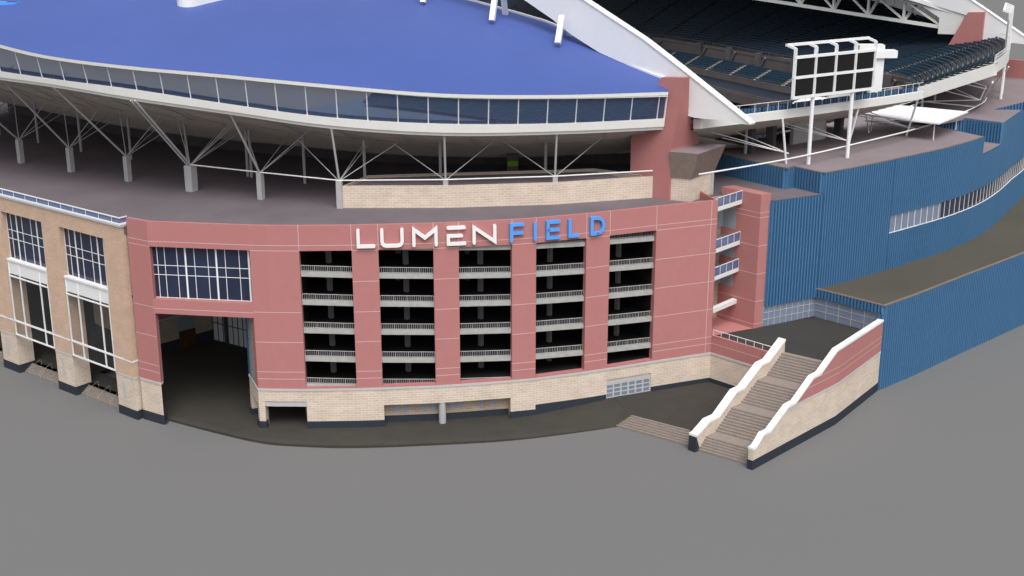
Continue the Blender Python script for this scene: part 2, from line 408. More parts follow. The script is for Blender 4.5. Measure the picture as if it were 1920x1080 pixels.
# side wall of the portal, right hand: pier, second pier, beam above, upper grey and blue strips
def leg(name, x, y, dx, dy, w1, w2, z0, z1, mt):
    n = MB(); px, py = dy, -dx
    pl = [(x, y), (x + px * w2, y + py * w2), (x + px * w2 + dx * w1, y + py * w2 + dy * w1), (x + dx * w1, y + dy * w1)]
    n.prism(pl, z0, z1); return n.build(name, mt, bld)
dx, dy = -.391, .920
leg('brick_pier', -30.26, 141.85, dx, dy, .75, .72, .3, 3.2, 'brick')
leg('pier_foot', -30.34, 141.75, dx, dy, .95, .92, -.1, 1.15, 'plinth')
leg('brick_pier', -31.95, 145.8, dx, dy, .9, .8, .3, 3.4, 'brick')
leg('pier_foot', -32.03, 145.65, dx, dy, 1.1, .95, -.1, 1.15, 'plinth')
leg('brick_beam', -30.27, 141.86, dx, dy, 5.05, .7, 3.2, 5.15, 'brick')
leg('beam_cap', -30.33, 141.80, dx, dy, 5.15, .8, 5.15, 5.42, 'cap')
leg('pink_jamb', -30.24, 141.83, dx, dy, 1.3, .6, 5.42, 14.2, 'pink')
leg('pebble_panel', -30.74, 143.02, dx, dy, 2.9, .5, 5.42, 14.2, 'pebble')
leg('blue_panel', -31.86, 145.7, dx, dy, 1.3, .5, 5.42, 14.2, 'panelblue')
# interior of the portal: far brick wall, door, glazed wall, floor shadowed by the deck above
fa, fb = (-49.8, 166.5), (-43.0, 173.65); IP = Path([fa, fb])
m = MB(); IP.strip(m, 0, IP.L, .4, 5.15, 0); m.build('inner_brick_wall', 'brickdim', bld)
m = MB(); IP.strip(m, 0, IP.L, 5.42, 14.5, .0); m.build('inner_pink_band', 'pink', bld)
m = MB(); IP.strip(m, 0, IP.L, .3, 1.9, .06, .05); m.build('inner_plinth', 'plinth', bld)
m = MB(); IP.strip(m, 0, IP.L, 5.15, 5.42, .07, .06); m.build('inner_stone_band', 'cap', bld)
m = MB(); IP.strip(m, 4.2, 7.0, 3.0, 5.1, .06, .05); m.build('inner_vent_panel', 'metalgrey', bld)
dd = MB(); IP.strip(dd, 4.3, 5.6, .4, 2.9, .12, .1); d1 = dd.build('door', 'doorwood', bld)
dd = MB(); IP.strip(dd, 5.68, 6.95, .4, 2.9, .12, .1); d1 = dd.build('door', 'doorwood', bld)
m = MB(); m.poly([(-44.6, 146.8, 14.6), (-31.3, 144.2, 14.6), (-36, 169.0, 14.6), (-43, 173.6, 14.6), (-50, 166.5, 14.6), (-50, 155, 14.6)][::-1]); m.build('passage_ceiling', 'dark', bld)  # ceiling added and painted near-black to cut bounced light in the portal
GP = Path([(-43.0, 173.65), (-36.0, 169.0)])
m = MB(); GP.strip(m, 0, GP.L, .4, 14.5, .02); m.build('glazed_wall', 'panebacklit', bld)
m = MB()
for k in range(9): GP.strip(m, k * 1.0 + .1, k * 1.0 + .22, .4, 15, .1, .06)
GP.strip(m, 2.6, 3.1, .4, 15, .3, .3)
for z in (3.0, 5.9, 9.5, 12.0): GP.strip(m, 0, GP.L, z, z + (.5 if z == 5.9 else .12), .12, .06)
m.build('glazing_bars', 'dim', bld)
# big window of the pink wall
def window(parent, path, s0, s1, z0, z1, off, vs, hs_, thick=(), mat_='winblue', fr='white', fw=.065, nm='window'):
    f = MB()
    for s_ in vs:
        w_ = .2 if any(abs(s_ - q) < 1e-3 for q in thick) else fw
        path.strip(f, max(s0, s_ - w_ / 2), min(s1, s_ + w_ / 2), z0, z1, off + .06, .08)
    for z_ in hs_: path.strip(f, s0, s1, z_ - fw / 2, z_ + fw / 2, off + .075, .06)
    fo = f.build(nm, fr, parent)
    p_ = MB(); path.strip(p_, s0, s1, z0, z1, off); p_.build('pane', mat_, fo)
    return fo
s0, s1 = X(-42.25), X(-30.24); ww = s1 - s0
window(bld, P, s0, s1, 15.98, 22.43, -.75, [s0 + ww * t for t in (.045, .12, .245, .33, .42, .555, .64, .73, .87, .965, .99)], [16.05, 18.85, 20.0],
       thick=[s0 + ww * .33, s0 + ww * .64, s0 + ww * .965])
# joint lines
m = MB(); jw = .07
def hline(z, a, b): P.strip(m, a, b, z - jw / 2, z + jw / 2, .012, .01)
gaps = [X(-42.25)] + [X(v) for c in cols for v in c] + [P.L]
hline(23.06, 0, P.L)
solid = [(0, X(-42.3)), (X(-30.2), X(-24.5))] + [(X(cols[i][1]), X(cols[i + 1][0])) for i in range(4)] + [(X(17.64), P.L)]
for a, b in solid:
    hline(22.42, a, b)
    for z in (18.69, 14.97, 11.27, 7.55, 6.66):
        if a < .1 and z > 15: continue
        if z == 18.69 and b == X(-24.5): continue
        hline(z, a, b)
hline(14.85, X(-42.3), X(-30.2))
for x in [v for c in cols for v in c] + [24.75]:
    s = X(x); P.strip(m, s - jw / 2, s + jw / 2, 22.44 if x < 20 else 5.45, TOP + .004, .014, .012)
    P.strip(m, s - jw / 2, s + jw / 2, TOP - .02, TOP + .008, 0, .46)
m.build('joint_line', 'joint', bld)
# floor slabs, railings, columns inside the bays
sA, sB = X(-24.5) - .0, X(17.64)
def slope(t): x = P.pt(t, 0, 0)[0]; return -.0405 * (x + 21.3)
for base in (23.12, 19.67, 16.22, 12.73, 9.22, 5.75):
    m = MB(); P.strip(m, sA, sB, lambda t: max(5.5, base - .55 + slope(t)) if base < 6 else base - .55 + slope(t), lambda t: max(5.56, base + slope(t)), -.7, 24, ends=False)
    m.build('floor_slab', 'dark', bld)  # floor painted near-black behind the edge, standing in for the interior shade
    m = MB(); P.strip(m, sA, sB, lambda t: max(5.5, base - .56 + slope(t)) if base < 6 else base - .56 + slope(t), lambda t: max(5.57, base + .01 + slope(t)), -.42, .34, ends=False)
    m.build('slab_edge', 'slab', bld)
    for ci, (xa, xb) in enumerate(cols):
        a, b = X(xa) + .06, X(xb) - .06
        if base > 20 and ci < 3: continue
        if base < 6 and ci > 2: continue
        z = lambda t: base + slope(t)
        r = MB(); of = -.62
        r.beam(P.pt(a, of, z(a) + .74), P.pt(b, of, z(b) + .74), .06)
        r.beam(P.pt(a, of, z(a) + .10), P.pt(b, of, z(b) + .10), .045)
        n = int((b - a) / .215)
        for k in range(n + 1):
            t = a + (b - a) * k / n; q = P.pt(t, of, z(t)); h = .05 if k % 7 == 0 else .028
            r.beam((q[0], q[1], q[2]), (q[0], q[1], q[2] + .74), h)
        r.build('railing', 'steel', bld)
for ci, (xa, xb) in enumerate(cols):
    for fr_, dep, wd in ((.47, 4.7, .5), (.34, 9.5, .45), (.6, 15.5, .45)):
        s = X(xa) + (X(xb) - X(xa)) * (fr_ + .03 * ci); q = P.pt(s, -dep, 0)
        m = MB(); m.beam((q[0], q[1], 5.6), (q[0], q[1], 24.0), wd); m.build('inner_column', 'colgrey', bld)
# inside ceilings and back walls keep the floors dark, with shade put into their colour
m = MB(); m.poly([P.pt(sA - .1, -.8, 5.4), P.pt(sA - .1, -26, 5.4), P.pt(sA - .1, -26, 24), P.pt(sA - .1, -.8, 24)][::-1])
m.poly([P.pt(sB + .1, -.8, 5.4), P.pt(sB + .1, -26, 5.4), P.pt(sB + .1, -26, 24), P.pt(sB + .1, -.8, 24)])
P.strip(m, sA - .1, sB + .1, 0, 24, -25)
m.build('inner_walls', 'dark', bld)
# garage door
s0, s1 = X(11.8), X(17.53)
m = MB(); P.strip(m, s0, s1, 3.2, 3.86, -.12, .3); m.build('door_lintel', 'cap', bld)
gd = MB(); P.strip(gd, s0, s1, .8, 3.2, -.2, .1); gdo = gd.build('garage_door', 'metalgrey', bld)
m = MB()
for k in range(6):
    a = s0 + (s1 - s0) * (k + .18) / 6; b = s0 + (s1 - s0) * (k + .86) / 6
    for j in range(3): P.strip(m, a, b, 1.5 + j * .56, 1.5 + j * .56 + .42, -.17, .02)
m.build('door_panes', 'winpale', gdo)
m = MB()
for k in range(7): P.strip(m, s0 + (s1 - s0) * k / 6 - .09, s0 + (s1 - s0) * k / 6 + .09, 1.3, 3.2, -.12, .08)
for z in (1.36, 1.98, 2.54, 3.1): P.strip(m, s0, s1, z - .06, z + .06, -.13, .07)
m.build('door_frame', 'cap', gdo)
# ------------------------------------------------------------------ the sign: LUMEN FIELD
sign = thing('wall_sign', 'raised stadium name in rounded white and blue capital letters on the pink parapet', 'sign', P.pt(X(-3), .3, 22.8))
ZB, ZT = 22.95, 24.85; R_ = .19
def arc(cx, cy, r, a0, a1, n=5): return [(cx + r * cos(radians(a0 + (a1 - a0) * i / n)), cy + r * sin(radians(a0 + (a1 - a0) * i / n))) for i in range(n + 1)]
def letter(strokes, x0, x1, m_, blue=False):
    sa, sb = X(x0), X(x1); w_ = sb - sa; H = ZT - ZB; mb = MB()
    for st_ in strokes:
        pts = [(sa + R_ + (w_ - 2 * R_) * u, ZB + H * v) if not isinstance(u, str) else None for u, v in st_]
        # widen into a rounded ribbon outline
        def side(sgn):
            out = []
            for i, p in enumerate(pts):
                if i == 0: d = (pts[1][0] - p[0], pts[1][1] - p[1])
                elif i == len(pts) - 1: d = (p[0] - pts[i - 1][0], p[1] - pts[i - 1][1])
                if i in (0, len(pts) - 1):
                    l = hypot(*d); n_ = (-d[1] / l, d[0] / l); out.append((p[0] + sgn * n_[0] * R_, p[1] + sgn * n_[1] * R_))
                else:
                    d1 = (p[0] - pts[i - 1][0], p[1] - pts[i - 1][1]); d2 = (pts[i + 1][0] - p[0], pts[i + 1][1] - p[1])
                    l1, l2 = hypot(*d1), hypot(*d2); n1 = (-d1[1] / l1, d1[0] / l1); n2 = (-d2[1] / l2, d2[0] / l2)
                    mm = (n1[0] + n2[0], n1[1] + n2[1]); l = hypot(*mm); mm = (mm[0] / l, mm[1] / l); k = 1 / max(.45, mm[0] * n1[0] + mm[1] * n1[1])
                    out.append((p[0] + sgn * mm[0] * R_ * k, p[1] + sgn * mm[1] * R_ * k))
            return out
        Ls, Rs = side(1), side(-1)
        def cap3(c, frm, sgn_):   # half circle from left to right point round end c
            a = atan2(frm[1] - c[1], frm[0] - c[0]); return [(c[0] + R_ * cos(a + sgn_ * pi * i / 8), c[1] + R_ * sin(a + sgn_ * pi * i / 8)) for i in range(1, 8)]
        endc = cap3(pts[-1], Ls[-1], -1); begc = cap3(pts[0], Rs[0], -1)
        f0, f1 = .05, .42
        def F(q, o): return P.pt(q[0], o, q[1])
        for i in range(len(pts) - 1):
            mb.quad(F(Rs[i], f1), F(Rs[i + 1], f1), F(Ls[i + 1], f1), F(Ls[i], f1))
        mb.poly([F(q, f1) for q in [Rs[-1]] + endc[::-1] + [Ls[-1]]]); mb.poly([F(q, f1) for q in [Ls[0]] + begc[::-1] + [Rs[0]]])
        outl = Ls + endc + Rs[::-1] + begc
        for i in range(len(outl)):
            a, b = outl[i], outl[(i + 1) % len(outl)]; mb.quad(F(a, f1), F(b, f1), F(b, f0), F(a, f0))
    o = mb.build('letter', m_, sign)
    if blue: o['label'] = 'blue letter'
U = [(0, 1), (0, .32)] + arc(.2, .26, .2, 180, 270, 4)[1:]
U = [(0, 1), (0, .3), (.03, .13), (.1, .04), (.2, 0), (.8, 0), (.9, .04), (.97, .13), (1, .3), (1, 1)]
letter([[(0, 1), (0, 0), (1, 0)]], -17.85, -15.72, 'letterwhite')
letter([U], -15.15, -12.48, 'letterwhite')
letter([[(0, 0), (0, .98), (.5, .45), (1, .98), (1, 0)]], -11.52, -8.63, 'letterwhite')
letter([[(0, 1), (.98, 1)], [(.8, .5), (0, .5), (0, 0), (1, 0)]], -7.6, -5.35, 'letterwhite')
letter([[(0, 0), (0, .97), (1, .03), (1, 1)]], -4.65, -1.88, 'letterwhite')
letter([[(0, 0), (0, 1), (1, 1)], [(0, .48), (.95, .48)]], -.32, 1.38, 'letterblue', True)
letter([[(0, 0), (0, 1)]], 2.46, 2.84, 'letterblue', True)
letter([[(1, 1), (0, 1), (0, 0), (1, 0)], [(0, .5), (.97, .5)]], 3.92, 5.6, 'letterblue', True)
letter([[(0, 1), (0, 0), (1, 0)]], 6.55, 7.95, 'letterblue', True)
letter([[(.5, 0), (0, 0), (0, 1), (.45, 1), (.75, .93), (.93, .75), (1, .5), (.93, .25), (.75, .07), (.5, 0)]], 9.2, 11.0, 'letterblue', True)

# ================================================================== TAN BRICK ENTRANCE BUILDING
T0 = (-45.9, 145.0); tv = (-.785, .6195); LT = 95
TP = Path([(T0[0] + tv[0] * LT, T0[1] + tv[1] * LT), T0, (-45.15, 146.2)])
def ts(s): return LT - s
tan = thing('entrance_building', 'tan brick entrance building with tall piers and dark glazed bays beside the pink wall', 'building', (-60, 160, 0))
nb = 7; pit = 13.03
hol = [(ts(12.95 + pit * k), ts(3.66 + pit * k)) for k in range(nb)]
m = MB(); TP.facade(m, 0, TP.L, 5.35, 24.35, [(a, b, 0, 22.4) for a, b in hol], 2.35)
TP.strip(m, 0, TP.L, 24.3, 24.36, 0, .6, bottom=False)
m.build('tan_wall', 'tan', tan)
m = MB(); TP.facade(m, 0, TP.L, 0, 5.35, [(a, b, 0, 5.351) for a, b in hol], 2.35); m.build('brick_base', 'brick', tan)
m = MB()
for k in range(nb + 1):
    a = ts(3.66 + pit * k) + .0 if k < nb else 5; b = ts(0 if k == 0 else 12.95 + pit * (k - 1))
    if k == 0: b = TP.L
    TP.strip(m, a - .04, b + .04, 5.22, 5.42, .04, .3, ends=True)
m.build('stone_band', 'cap', tan)
m = MB()
for k in range(nb + 1):
    a = ts(3.66 + pit * k) if k < nb else 5; b = TP.L if k == 0 else ts(12.95 + pit * (k - 1))
    TP.strip(m, a - .06, min(TP.L, b + .06), -.1, 1.15, .06, 2.5)
m.build('dark_plinth', 'plinth', tan)
m = MB()
for k in range(nb + 1):
    a = ts(3.66 + pit * k) if k < nb else 5; b = TP.L if k == 0 else ts(12.95 + pit * (k - 1))
    TP.strip(m, a, b, 7.4, 7.6, .05, .1)
TP.strip(m, 0, TP.L, 24.36, 24.62, .16, .9); TP.strip(m, 0, TP.L, 24.62, 24.85, .3, 1.0)
m.build('cornice', 'white', tan)
m = MB()     # vertical slots in the piers, drawn back behind raised brick strips
for k in range(nb):
    c = ts(1.55 + pit * k) if k == 0 else ts(14.55 + pit * (k - 1))
for k in range(nb + 1):
    b_ = 1.6 + pit * k
    TP.strip(m, ts(b_ + .03) , ts(b_ - .95 if k else .0), 7.62, 22.4, .045, .045)
m.build('raised_strip', 'tan', tan)
for k in range(nb):
    m = MB(); s = ts(2.1 + pit * k); TP.strip(m, s - .3, s + .25, 2.3, 4.7, .05, .05); m.build('plaque', 'metalgrey' if False else 'cap', tan)
for k in range(nb):
    a, b = ts(12.95 + pit * k), ts(3.66 + pit * k); ww = b - a
    window(tan, TP, a, b, 15.9, 22.4, -.68, [a + ww * t for t in (.01, .09, .265, .36, .62, .715, .83, .93)] if False else [a + ww * t for t in (.008, .113, .253, .39, .61, .752, .887, .99)],
           [15.98, 18.75, 19.9], thick=[a + ww * .253, a + ww * .752])
    v = MB()      # white glazed vestibule frame
    for t in (.025, .29, .79, .985): s = a + ww * t; TP.strip(v, s - .07, s + .07, 5.5, 14.2, .02, .16)
    for z, h in ((5.56, .16), (7.5, .2), (13.75, .14)): TP.strip(v, a + .2, b - .1, z - h / 2, z + h / 2, .035, .2)
    TP.strip(v, a + .15, b - .05, 15.85, 16.1, .10, .76); TP.strip(v, a + .2, b - .1, 14.1, 15.85, -.06, .2)
    for t in (.025, .29, .79, .985): s = a + ww * t; TP.strip(v, s - .06, s + .06, 14.1, 15.85, .02, .1)
    vo = v.build('glazed_screen', 'white', tan)
    p_ = MB(); TP.strip(p_, a + .2, b - .1, 5.56, 14.1, -.10); p_.build('pane', 'glassclear', vo)
m = MB()      # interior floor and back wall
TP.strip(m, 0, LT - 16, .82, .9, -1.9, 27); TP.strip(m, LT - 16, LT - 3.2, .82, .9, -1.9, 3.5); m.build('hall_floor', 'paving', tan)
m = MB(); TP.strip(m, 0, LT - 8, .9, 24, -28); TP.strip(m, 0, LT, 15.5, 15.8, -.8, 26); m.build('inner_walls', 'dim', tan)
m = MB(); BW = Path([(-60.8, 176.4), (-50.2, 166.2)]); BW.strip(m, 0, BW.L, 1.9, 12.5, 0); m.build('inner_brick_panel', 'brickdim', tan)
m = MB(); BW.strip(m, 0, BW.L, .9, 1.9, .05, .05); m.build('inner_plinth', 'plinth', tan)
# roof edge balustrade of blue glass
bal = thing('glass_balustrade', 'low blue glass balustrade with white top rail along the tan building roof edge', 'balustrade', (-60, 160, 24.85))
m = MB(); BP = Path([(T0[0] + tv[0] * LT, T0[1] + tv[1] * LT), T0, (-45.35, 145.85)])
BP.strip(m, 0, BP.L, 24.86, 25.45, .12, .03); m.build('glass_panel', 'glassrail', bal)
m = MB(); BP.strip(m, 0, BP.L, 25.45, 25.55, .16, .16)
k = 0
while k < BP.L: BP.strip(m, k, k + .05, 24.85, 25.45, .15, .07); k += 2.6
m.build('top_rail', 'white', bal)
# entrance steps and their handrails
for k in range(nb):
    a, b = ts(12.9 + pit * k), ts(3.7 + pit * k); m = MB()
    for j in range(5):
        o_ = -.72 - .26 * j; TP.strip(m, a, b, -.1, .18 * (j + 1), o_, 2.35 - .72 - .26 * j + .2)
    so = m.build('entrance_steps', 'steps'); so['category'] = 'steps'; so['group'] = 'steps between the tan brick piers'
    so['label'] = ['five brown entrance steps in the first tan brick bay from the pink wall', 'five brown entrance steps in the second tan brick bay from the pink wall',
                   'brown entrance steps cut by the left edge of the photo', 'entrance steps in the fourth tan bay', 'entrance steps in the fifth tan bay', 'entrance steps in the sixth tan bay', 'entrance steps in the seventh tan bay'][k]
    for j, t in enumerate((.2, .47, .74)):
        s = a + (b - a) * t; h = MB()
        A_, B_, C_ = TP.pt(s, -.35, 0), TP.pt(s, -.35, .95), TP.pt(s, -2.0, 1.75)
        h.tube(A_, B_, .014, 5); h.tube(B_, C_, .014, 5); D_ = TP.pt(s, -2.15, 1.72); h.tube(C_, D_, .014, 5); h.tube(D_, TP.pt(s, -2.15, .9), .014, 5)
        
        ho = h.build('handrail', 'steel'); ho['category'] = 'handrail'; ho['group'] = 'thin handrails on the entrance steps'
        ho['label'] = '%s thin handrail on the steps of the %s tan bay from the pink wall' % (['leftmost', 'middle', 'rightmost'][j], ['first', 'second', 'third', 'fourth', 'fifth', 'sixth', 'seventh'][k])

# ================================================================== ROOF DECK (flat roof over both buildings)
m = MB()
front = [TP.pt(0, -.5)[:2], TP.pt(LT, -.5)[:2], (-45.0, 146.0), (-42.2, 144.1)] + [P.pt(X(x), -.45)[:2] for x in (-30.19, -24.46, -15.42, -6.19, 2.85, 11.78, 17.64, 24.65)] + [(25.2, 155.0), (24.2, 160.3)]
back = [(27.3, 162.2), (28.8, 163.1), (32.6, 158.9), (33.4, 158.6), (40.3, 162.3), W(-4, 19)[:2], W(2, 24)[:2], W(20, 24)[:2], W(60, 2)[:2], W(130, -8)[:2], W(150, -8)[:2]]
m.prism(front + back, 23.4, 24.4)
dk = m.build('roof_deck', 'deck'); dk['label'] = 'broad dark grey flat roof deck behind the pink parapet and under the bowl'; dk['category'] = 'roof deck'

# ================================================================== SEATING BOWL, NEAR SIDE: ring beam, glass band, soffit, roof
ring = [(-19.2, 159.1 + 0), ]
rc = [(1.3, 0.0, 33.35, 34.80, 37.6, 38.25), (9.2, -11.6, 33.50, 34.9, 37.95, 38.5), (18.7, -22.1, 33.75, 35.25, 38.45, 39.0), (28.8, -30.8, 34.7, 36.1, 39.65, 40.15), (39.2, -37.5, 36.2, 37.5, 40.7, 41.15),
      (50.7, -42.8, 37.4, 38.85, 41.35, 41.8), (62.6, -46.3, 38.4, 39.5, 42.1, 42.55), (72.7, -48.4, 38.8, 40.0, 43.4, 43.9), (82, -49.5, 39.2, 40.4, 44.2, 44.7), (105, -51, 39.8, 41, 45.2, 45.7), (130, -50, 40, 41.2, 45.6, 46.1)]
rc = smooth_curve(rc, 5)
bowl = thing('near_stand', 'sweeping near stand with white ring beam, glass band and ribbed brown underside', 'stand', W(40, -30, 24.4))
def outv(i, tab):
    a = tab[max(0, i - 1)]; b = tab[min(len(tab) - 1, i + 1)]; d = (b[0] - a[0], b[1] - a[1]); l = hypot(*d); return (d[1] / l, -d[0] / l)
def rp_(i, off, z, tab=rc, sg=1):
    n_ = outv(i, tab); return W(tab[i][0] + n_[0] * off * sg, tab[i][1] + n_[1] * off * sg, z)
# outward is toward negative e2 : outv gives (dy,-dx) with dx>0 -> -e2  (good)
def sheet(mb, f, g, n, sg=1, vscale=1):
    u = 0
    for i in range(n - 1):
        a, b, c, d = f(i), f(i + 1), g(i + 1), g(i); e = hypot(b[0] - a[0], b[1] - a[1])
        mb.quad(*((a, b, c, d) if sg > 0 else (d, c, b, a)), [(u, 0), (u + e, 0), (u + e, vscale), (u, vscale)][::1 if sg > 0 else -1]); u += e
N = len(rc)
def ringparts(parent, tab, sg, zo=1.0, lean=.55):
    m = MB(); n = len(tab)
    q = lambda o, k, dz=0: (lambda i: rp_(i, o, tab[i][k] + dz, tab, sg))
    sheet(m, q(0, 2), q(.12, 2, .42), n, -sg); sheet(m, q(.12, 2, .42), q(.30, 2, .42), n, -sg); sheet(m, q(.30, 2, .42), q(.42, 3), n, -sg)
    sheet(m, q(.42, 3), q(.1, 3), n, -sg); sheet(m, q(-.8, 2), q(0, 2), n, -sg)
    for i in (0, n - 1):
        a = [rp_(i, o, z, tab, sg) for o, z in ((-1, tab[i][2]), (0, tab[i][2]), (.3, tab[i][2] + .42), (.42, tab[i][3]), (-1, tab[i][3]))]
        m.poly(a if (i == 0) == (sg > 0) else a[::-1])
    m.build('ring_beam', 'fascia', parent)
    m = MB()
    sheet(m, q(.30 + lean, 4), q(.55 + lean, 4, .05), n, -sg); sheet(m, q(.55 + lean, 4, .05), q(.6 + lean, 5), n, -sg); sheet(m, q(.6 + lean, 5), q(.2 + lean, 5, .02), n, -sg); sheet(m, q(.0 + lean, 4), q(.3 + lean, 4), n, -sg)
    for i in (0,):
        a = [rp_(i, o, z, tab, sg) for o, z in ((0, tab[i][4]), (.55 + lean, tab[i][4] + .05), (.6 + lean, tab[i][5]), (0, tab[i][5]))]; m.poly(a if sg > 0 else a[::-1])
    m.build('roof_edge', 'fascia', parent)
    g_ = MB(); sheet(g_, q(.2, 3), q(.2 + lean, 4), n, -sg); g_.build('glass_band', 'glassband', parent)
    # mullions every ~3.6 m
    mm = MB(); acc = 0; nxt = 1.0; k = 0
    for i in range(n - 1):
        a, b = rp_(i, .2, tab[i][3], tab, sg), rp_(i + 1, .2, tab[i + 1][3], tab, sg); c, d = rp_(i, .2 + lean, tab[i][4], tab, sg), rp_(i + 1, .2 + lean, tab[i + 1][4], tab, sg)
        e = hypot(b[0] - a[0], b[1] - a[1])
        while nxt <= acc + e:
            t = (nxt - acc) / e; mm = MB(); mm.beam(lerp(a, b, t), lerp(c, d, t), .10); mm.build('mullion', 'white', parent); nxt += 3.62 + .0 * k; k += 1
        acc += e
    a, c = rp_(0, .25, tab[0][3], tab, sg), rp_(0, .25 + lean, tab[0][4], tab, sg); mm = MB(); mm.beam(a, c, .16); mm.build('mullion', 'white', parent)
ringparts(bowl, rc, 1)
# ribbed soffit from the ring down to the back wall, in stepped bands
inn = smooth_curve([(2, 25, 27.2), (16, 17, 26.0), (30, 5, 25.45), (44, -4, 25.5), (60, -10, 25.8), (80, -14.5, 25.85), (100, -15.2, 25.75), (125, -14, 25.8), (130, -14, 25.8)], 7)
while len(inn) < N: inn.append(inn[-1])
inn = [inn[int(round(i * (len(inn) - 1) / (N - 1)))] for i in range(N)]
m = MB(); NS = 26
def sof(i, t, dz=0):
    a = rp_(i, -.8, rc[i][2]); b = W(*inn[i]); q = lerp(a, b, t); return (q[0], q[1], q[2] + dz)
for k in range(NS):
    t0, t1 = k / NS, (k + 1) / NS
    sheet(m, lambda i: sof(i, t0), lambda i: sof(i, t1, .16), N, 1); sheet(m, lambda i: sof(i, t1, .16), lambda i: sof(i, t1), N, 1)
m.build('soffit', 'soffit', bowl)
m = MB(); sheet(m, lambda i: (lambda q: (q[0], q[1], 24.3))(W(*inn[i])), lambda i: W(inn[i][0], inn[i][1], 30), N, 1); m.build('back_wall', 'dim', bowl)
# upper side of the stand: concrete and rows of seats descending towards the field
def rows(parent, outer, inner, nrow, step, seatm, stepm, aisle=13.0, sg=1, seath=.42, skip_first=0, gap=1.1, nm='seat_row'):
    n = len(outer); ms = MB()
    for k in range(nrow):
        t0, t1 = k / nrow, (k + 1) / nrow
        A = lambda i: lerp(outer[i], inner[i], t0); B = lambda i: lerp(outer[i], inner[i], t1)
        Af = lambda i: (A(i)[0], A(i)[1], A(i)[2]); Bt = lambda i: (B(i)[0], B(i)[1], A(i)[2])
        sheet(ms, Af, Bt, n, sg); sheet(ms, Bt, lambda i: B(i), n, sg)
        if k < skip_first: continue
        sr = MB(); acc = 0
        lm = lambda i, u, dz: (lambda a, b: (a[0] + (b[0] - a[0]) * u, a[1] + (b[1] - a[1]) * u, A(i)[2] + dz))(A(i), B(i))
        for i in range(n - 1):
            p0, p1 = outer[i], outer[i + 1]; e = hypot(p1[0] - p0[0], p1[1] - p0[1]); cuts = [0.0]
            # aisles at fixed arc positions of the outer line
            a_s = acc; a_e = acc + e; segs = []; s_ = a_s
            kk = math.floor(a_s / aisle)
            while s_ < a_e - 1e-6:
                base_ = math.floor((s_ + 1e-6) / aisle) * aisle; ge = base_ + gap; nx = base_ + aisle
                if s_ < ge - 1e-6: s_ = min(a_e, ge); continue
                e_ = min(a_e, nx); segs.append(((s_ - a_s) / e, (e_ - a_s) / e)); s_ = e_
            acc = a_e
            for u0, u1 in segs:
                def Q(u, w_, dz): return lerp(lm(i, w_, dz), lm(i + 1, w_, dz), u)
                x0, x1 = a_s + e * u0, a_s + e * u1
                a, b = Q(u0, .52, .02), Q(u1, .52, .02); c, d = Q(u1, .42, seath), Q(u0, .42, seath); f, h = Q(u1, .98, .20), Q(u0, .98, .20)
                U_ = [(x0, 0), (x1, 0), (x1, 1), (x0, 1)]
                qd = [(Q(u0, .5, .2), Q(u1, .5, .2), c, d), (Q(u1, .98, .2), Q(u0, .98, .2), Q(u0, .5, .2), Q(u1, .5, .2)), (d, c, Q(u1, .36, .05), Q(u0, .36, .05)), (Q(u0, .98, .02), Q(u1, .98, .02), f, h)]
                for q4 in qd: sr.quad(*q4, U_)
        if sr.f: sr.build(nm, seatm, parent)
    ms.build('concrete_steps', stepm, parent)
near_out = [rp_(i, -.6, rc[i][3] - .25) for i in range(N)]
near_in = [lerp(near_out[i], W(inn[i][0], inn[i][1], 29.4), 1.05) for i in range(N)]
rows(bowl, near_out, near_in, 18, .4, 'seatblue', 'seatstepdark', sg=1)

# roof over the near side
zin = [(0, 39.1), (3.5, 39.4), (10, 41.0), (13, 41.9), (18, 43.3), (25, 44.95), (38, 47.0), (60, 49.6), (90, 51.6), (130, 52)]
def inner_edge(e): return interp([(0, 2.2), (10, 2.7), (14, 3.2), (19, 6.0), (30, 6.6), (130, 7.2)], e)
def roofgrid(tab, sg, far=False):
    n = len(tab); G = []
    for i in range(n):
        a = rp_(i, 1.15, tab[i][5] + .02, tab, sg); r = rel(a[0], a[1]); e = tab[i][0] * .985 + .6 + (1 if i == 0 else 0)
        e2 = inner_edge(max(0, e)); e2 = (116 - e2) if far else e2
        b = W(e, e2, interp(zin, e)); row = []
        for k in range(13):
            t = k / 12; q = lerp(a, b, t); bul = interp([(0, 0), (10, .15), (40, .8), (130, 1.2)], tab[i][0]) * sin(pi * t)
            row.append((q[0], q[1], q[2] + bul))
        G.append(row)
    return G
def roof(tab, sg, far, label, name='stadium_roof'):
    G = roofgrid(tab, sg, far); th = .45
    R = thing(name, label, 'roof', W(50, 116 if far else 0, 44))
    m = MB(); n = len(G)
    for i in range(n - 1):
        for k in range(12):
            q = (G[i][k], G[i][k + 1], G[i + 1][k + 1], G[i + 1][k]); m.quad(*(q if not far else q[::-1]))
    m.build('blue_membrane', 'roofblue', R, True)
    m = MB(); lo = lambda p: (p[0], p[1], p[2] - th)
    for i in range(n - 1):
        for k in range(12):
            q = (lo(G[i][k]), lo(G[i + 1][k]), lo(G[i + 1][k + 1]), lo(G[i][k + 1])); m.quad(*(q if not far else q[::-1]))
    m.build('roof_underside', 'concourse', R)
    m = MB()
    for i in range(n - 1):
        a, b = G[i][12], G[i + 1][12]; u = lambda p, d: (p[0], p[1], p[2] + d)
        m.beam(u(a, -.15), u(b, -.15), .35, .75)
    m.build('edge_trim', 'white', R)
    return R, G
R1, G1 = roof(rc, 1, False, 'great blue curved roof over the near stand, lower left of the white arch')
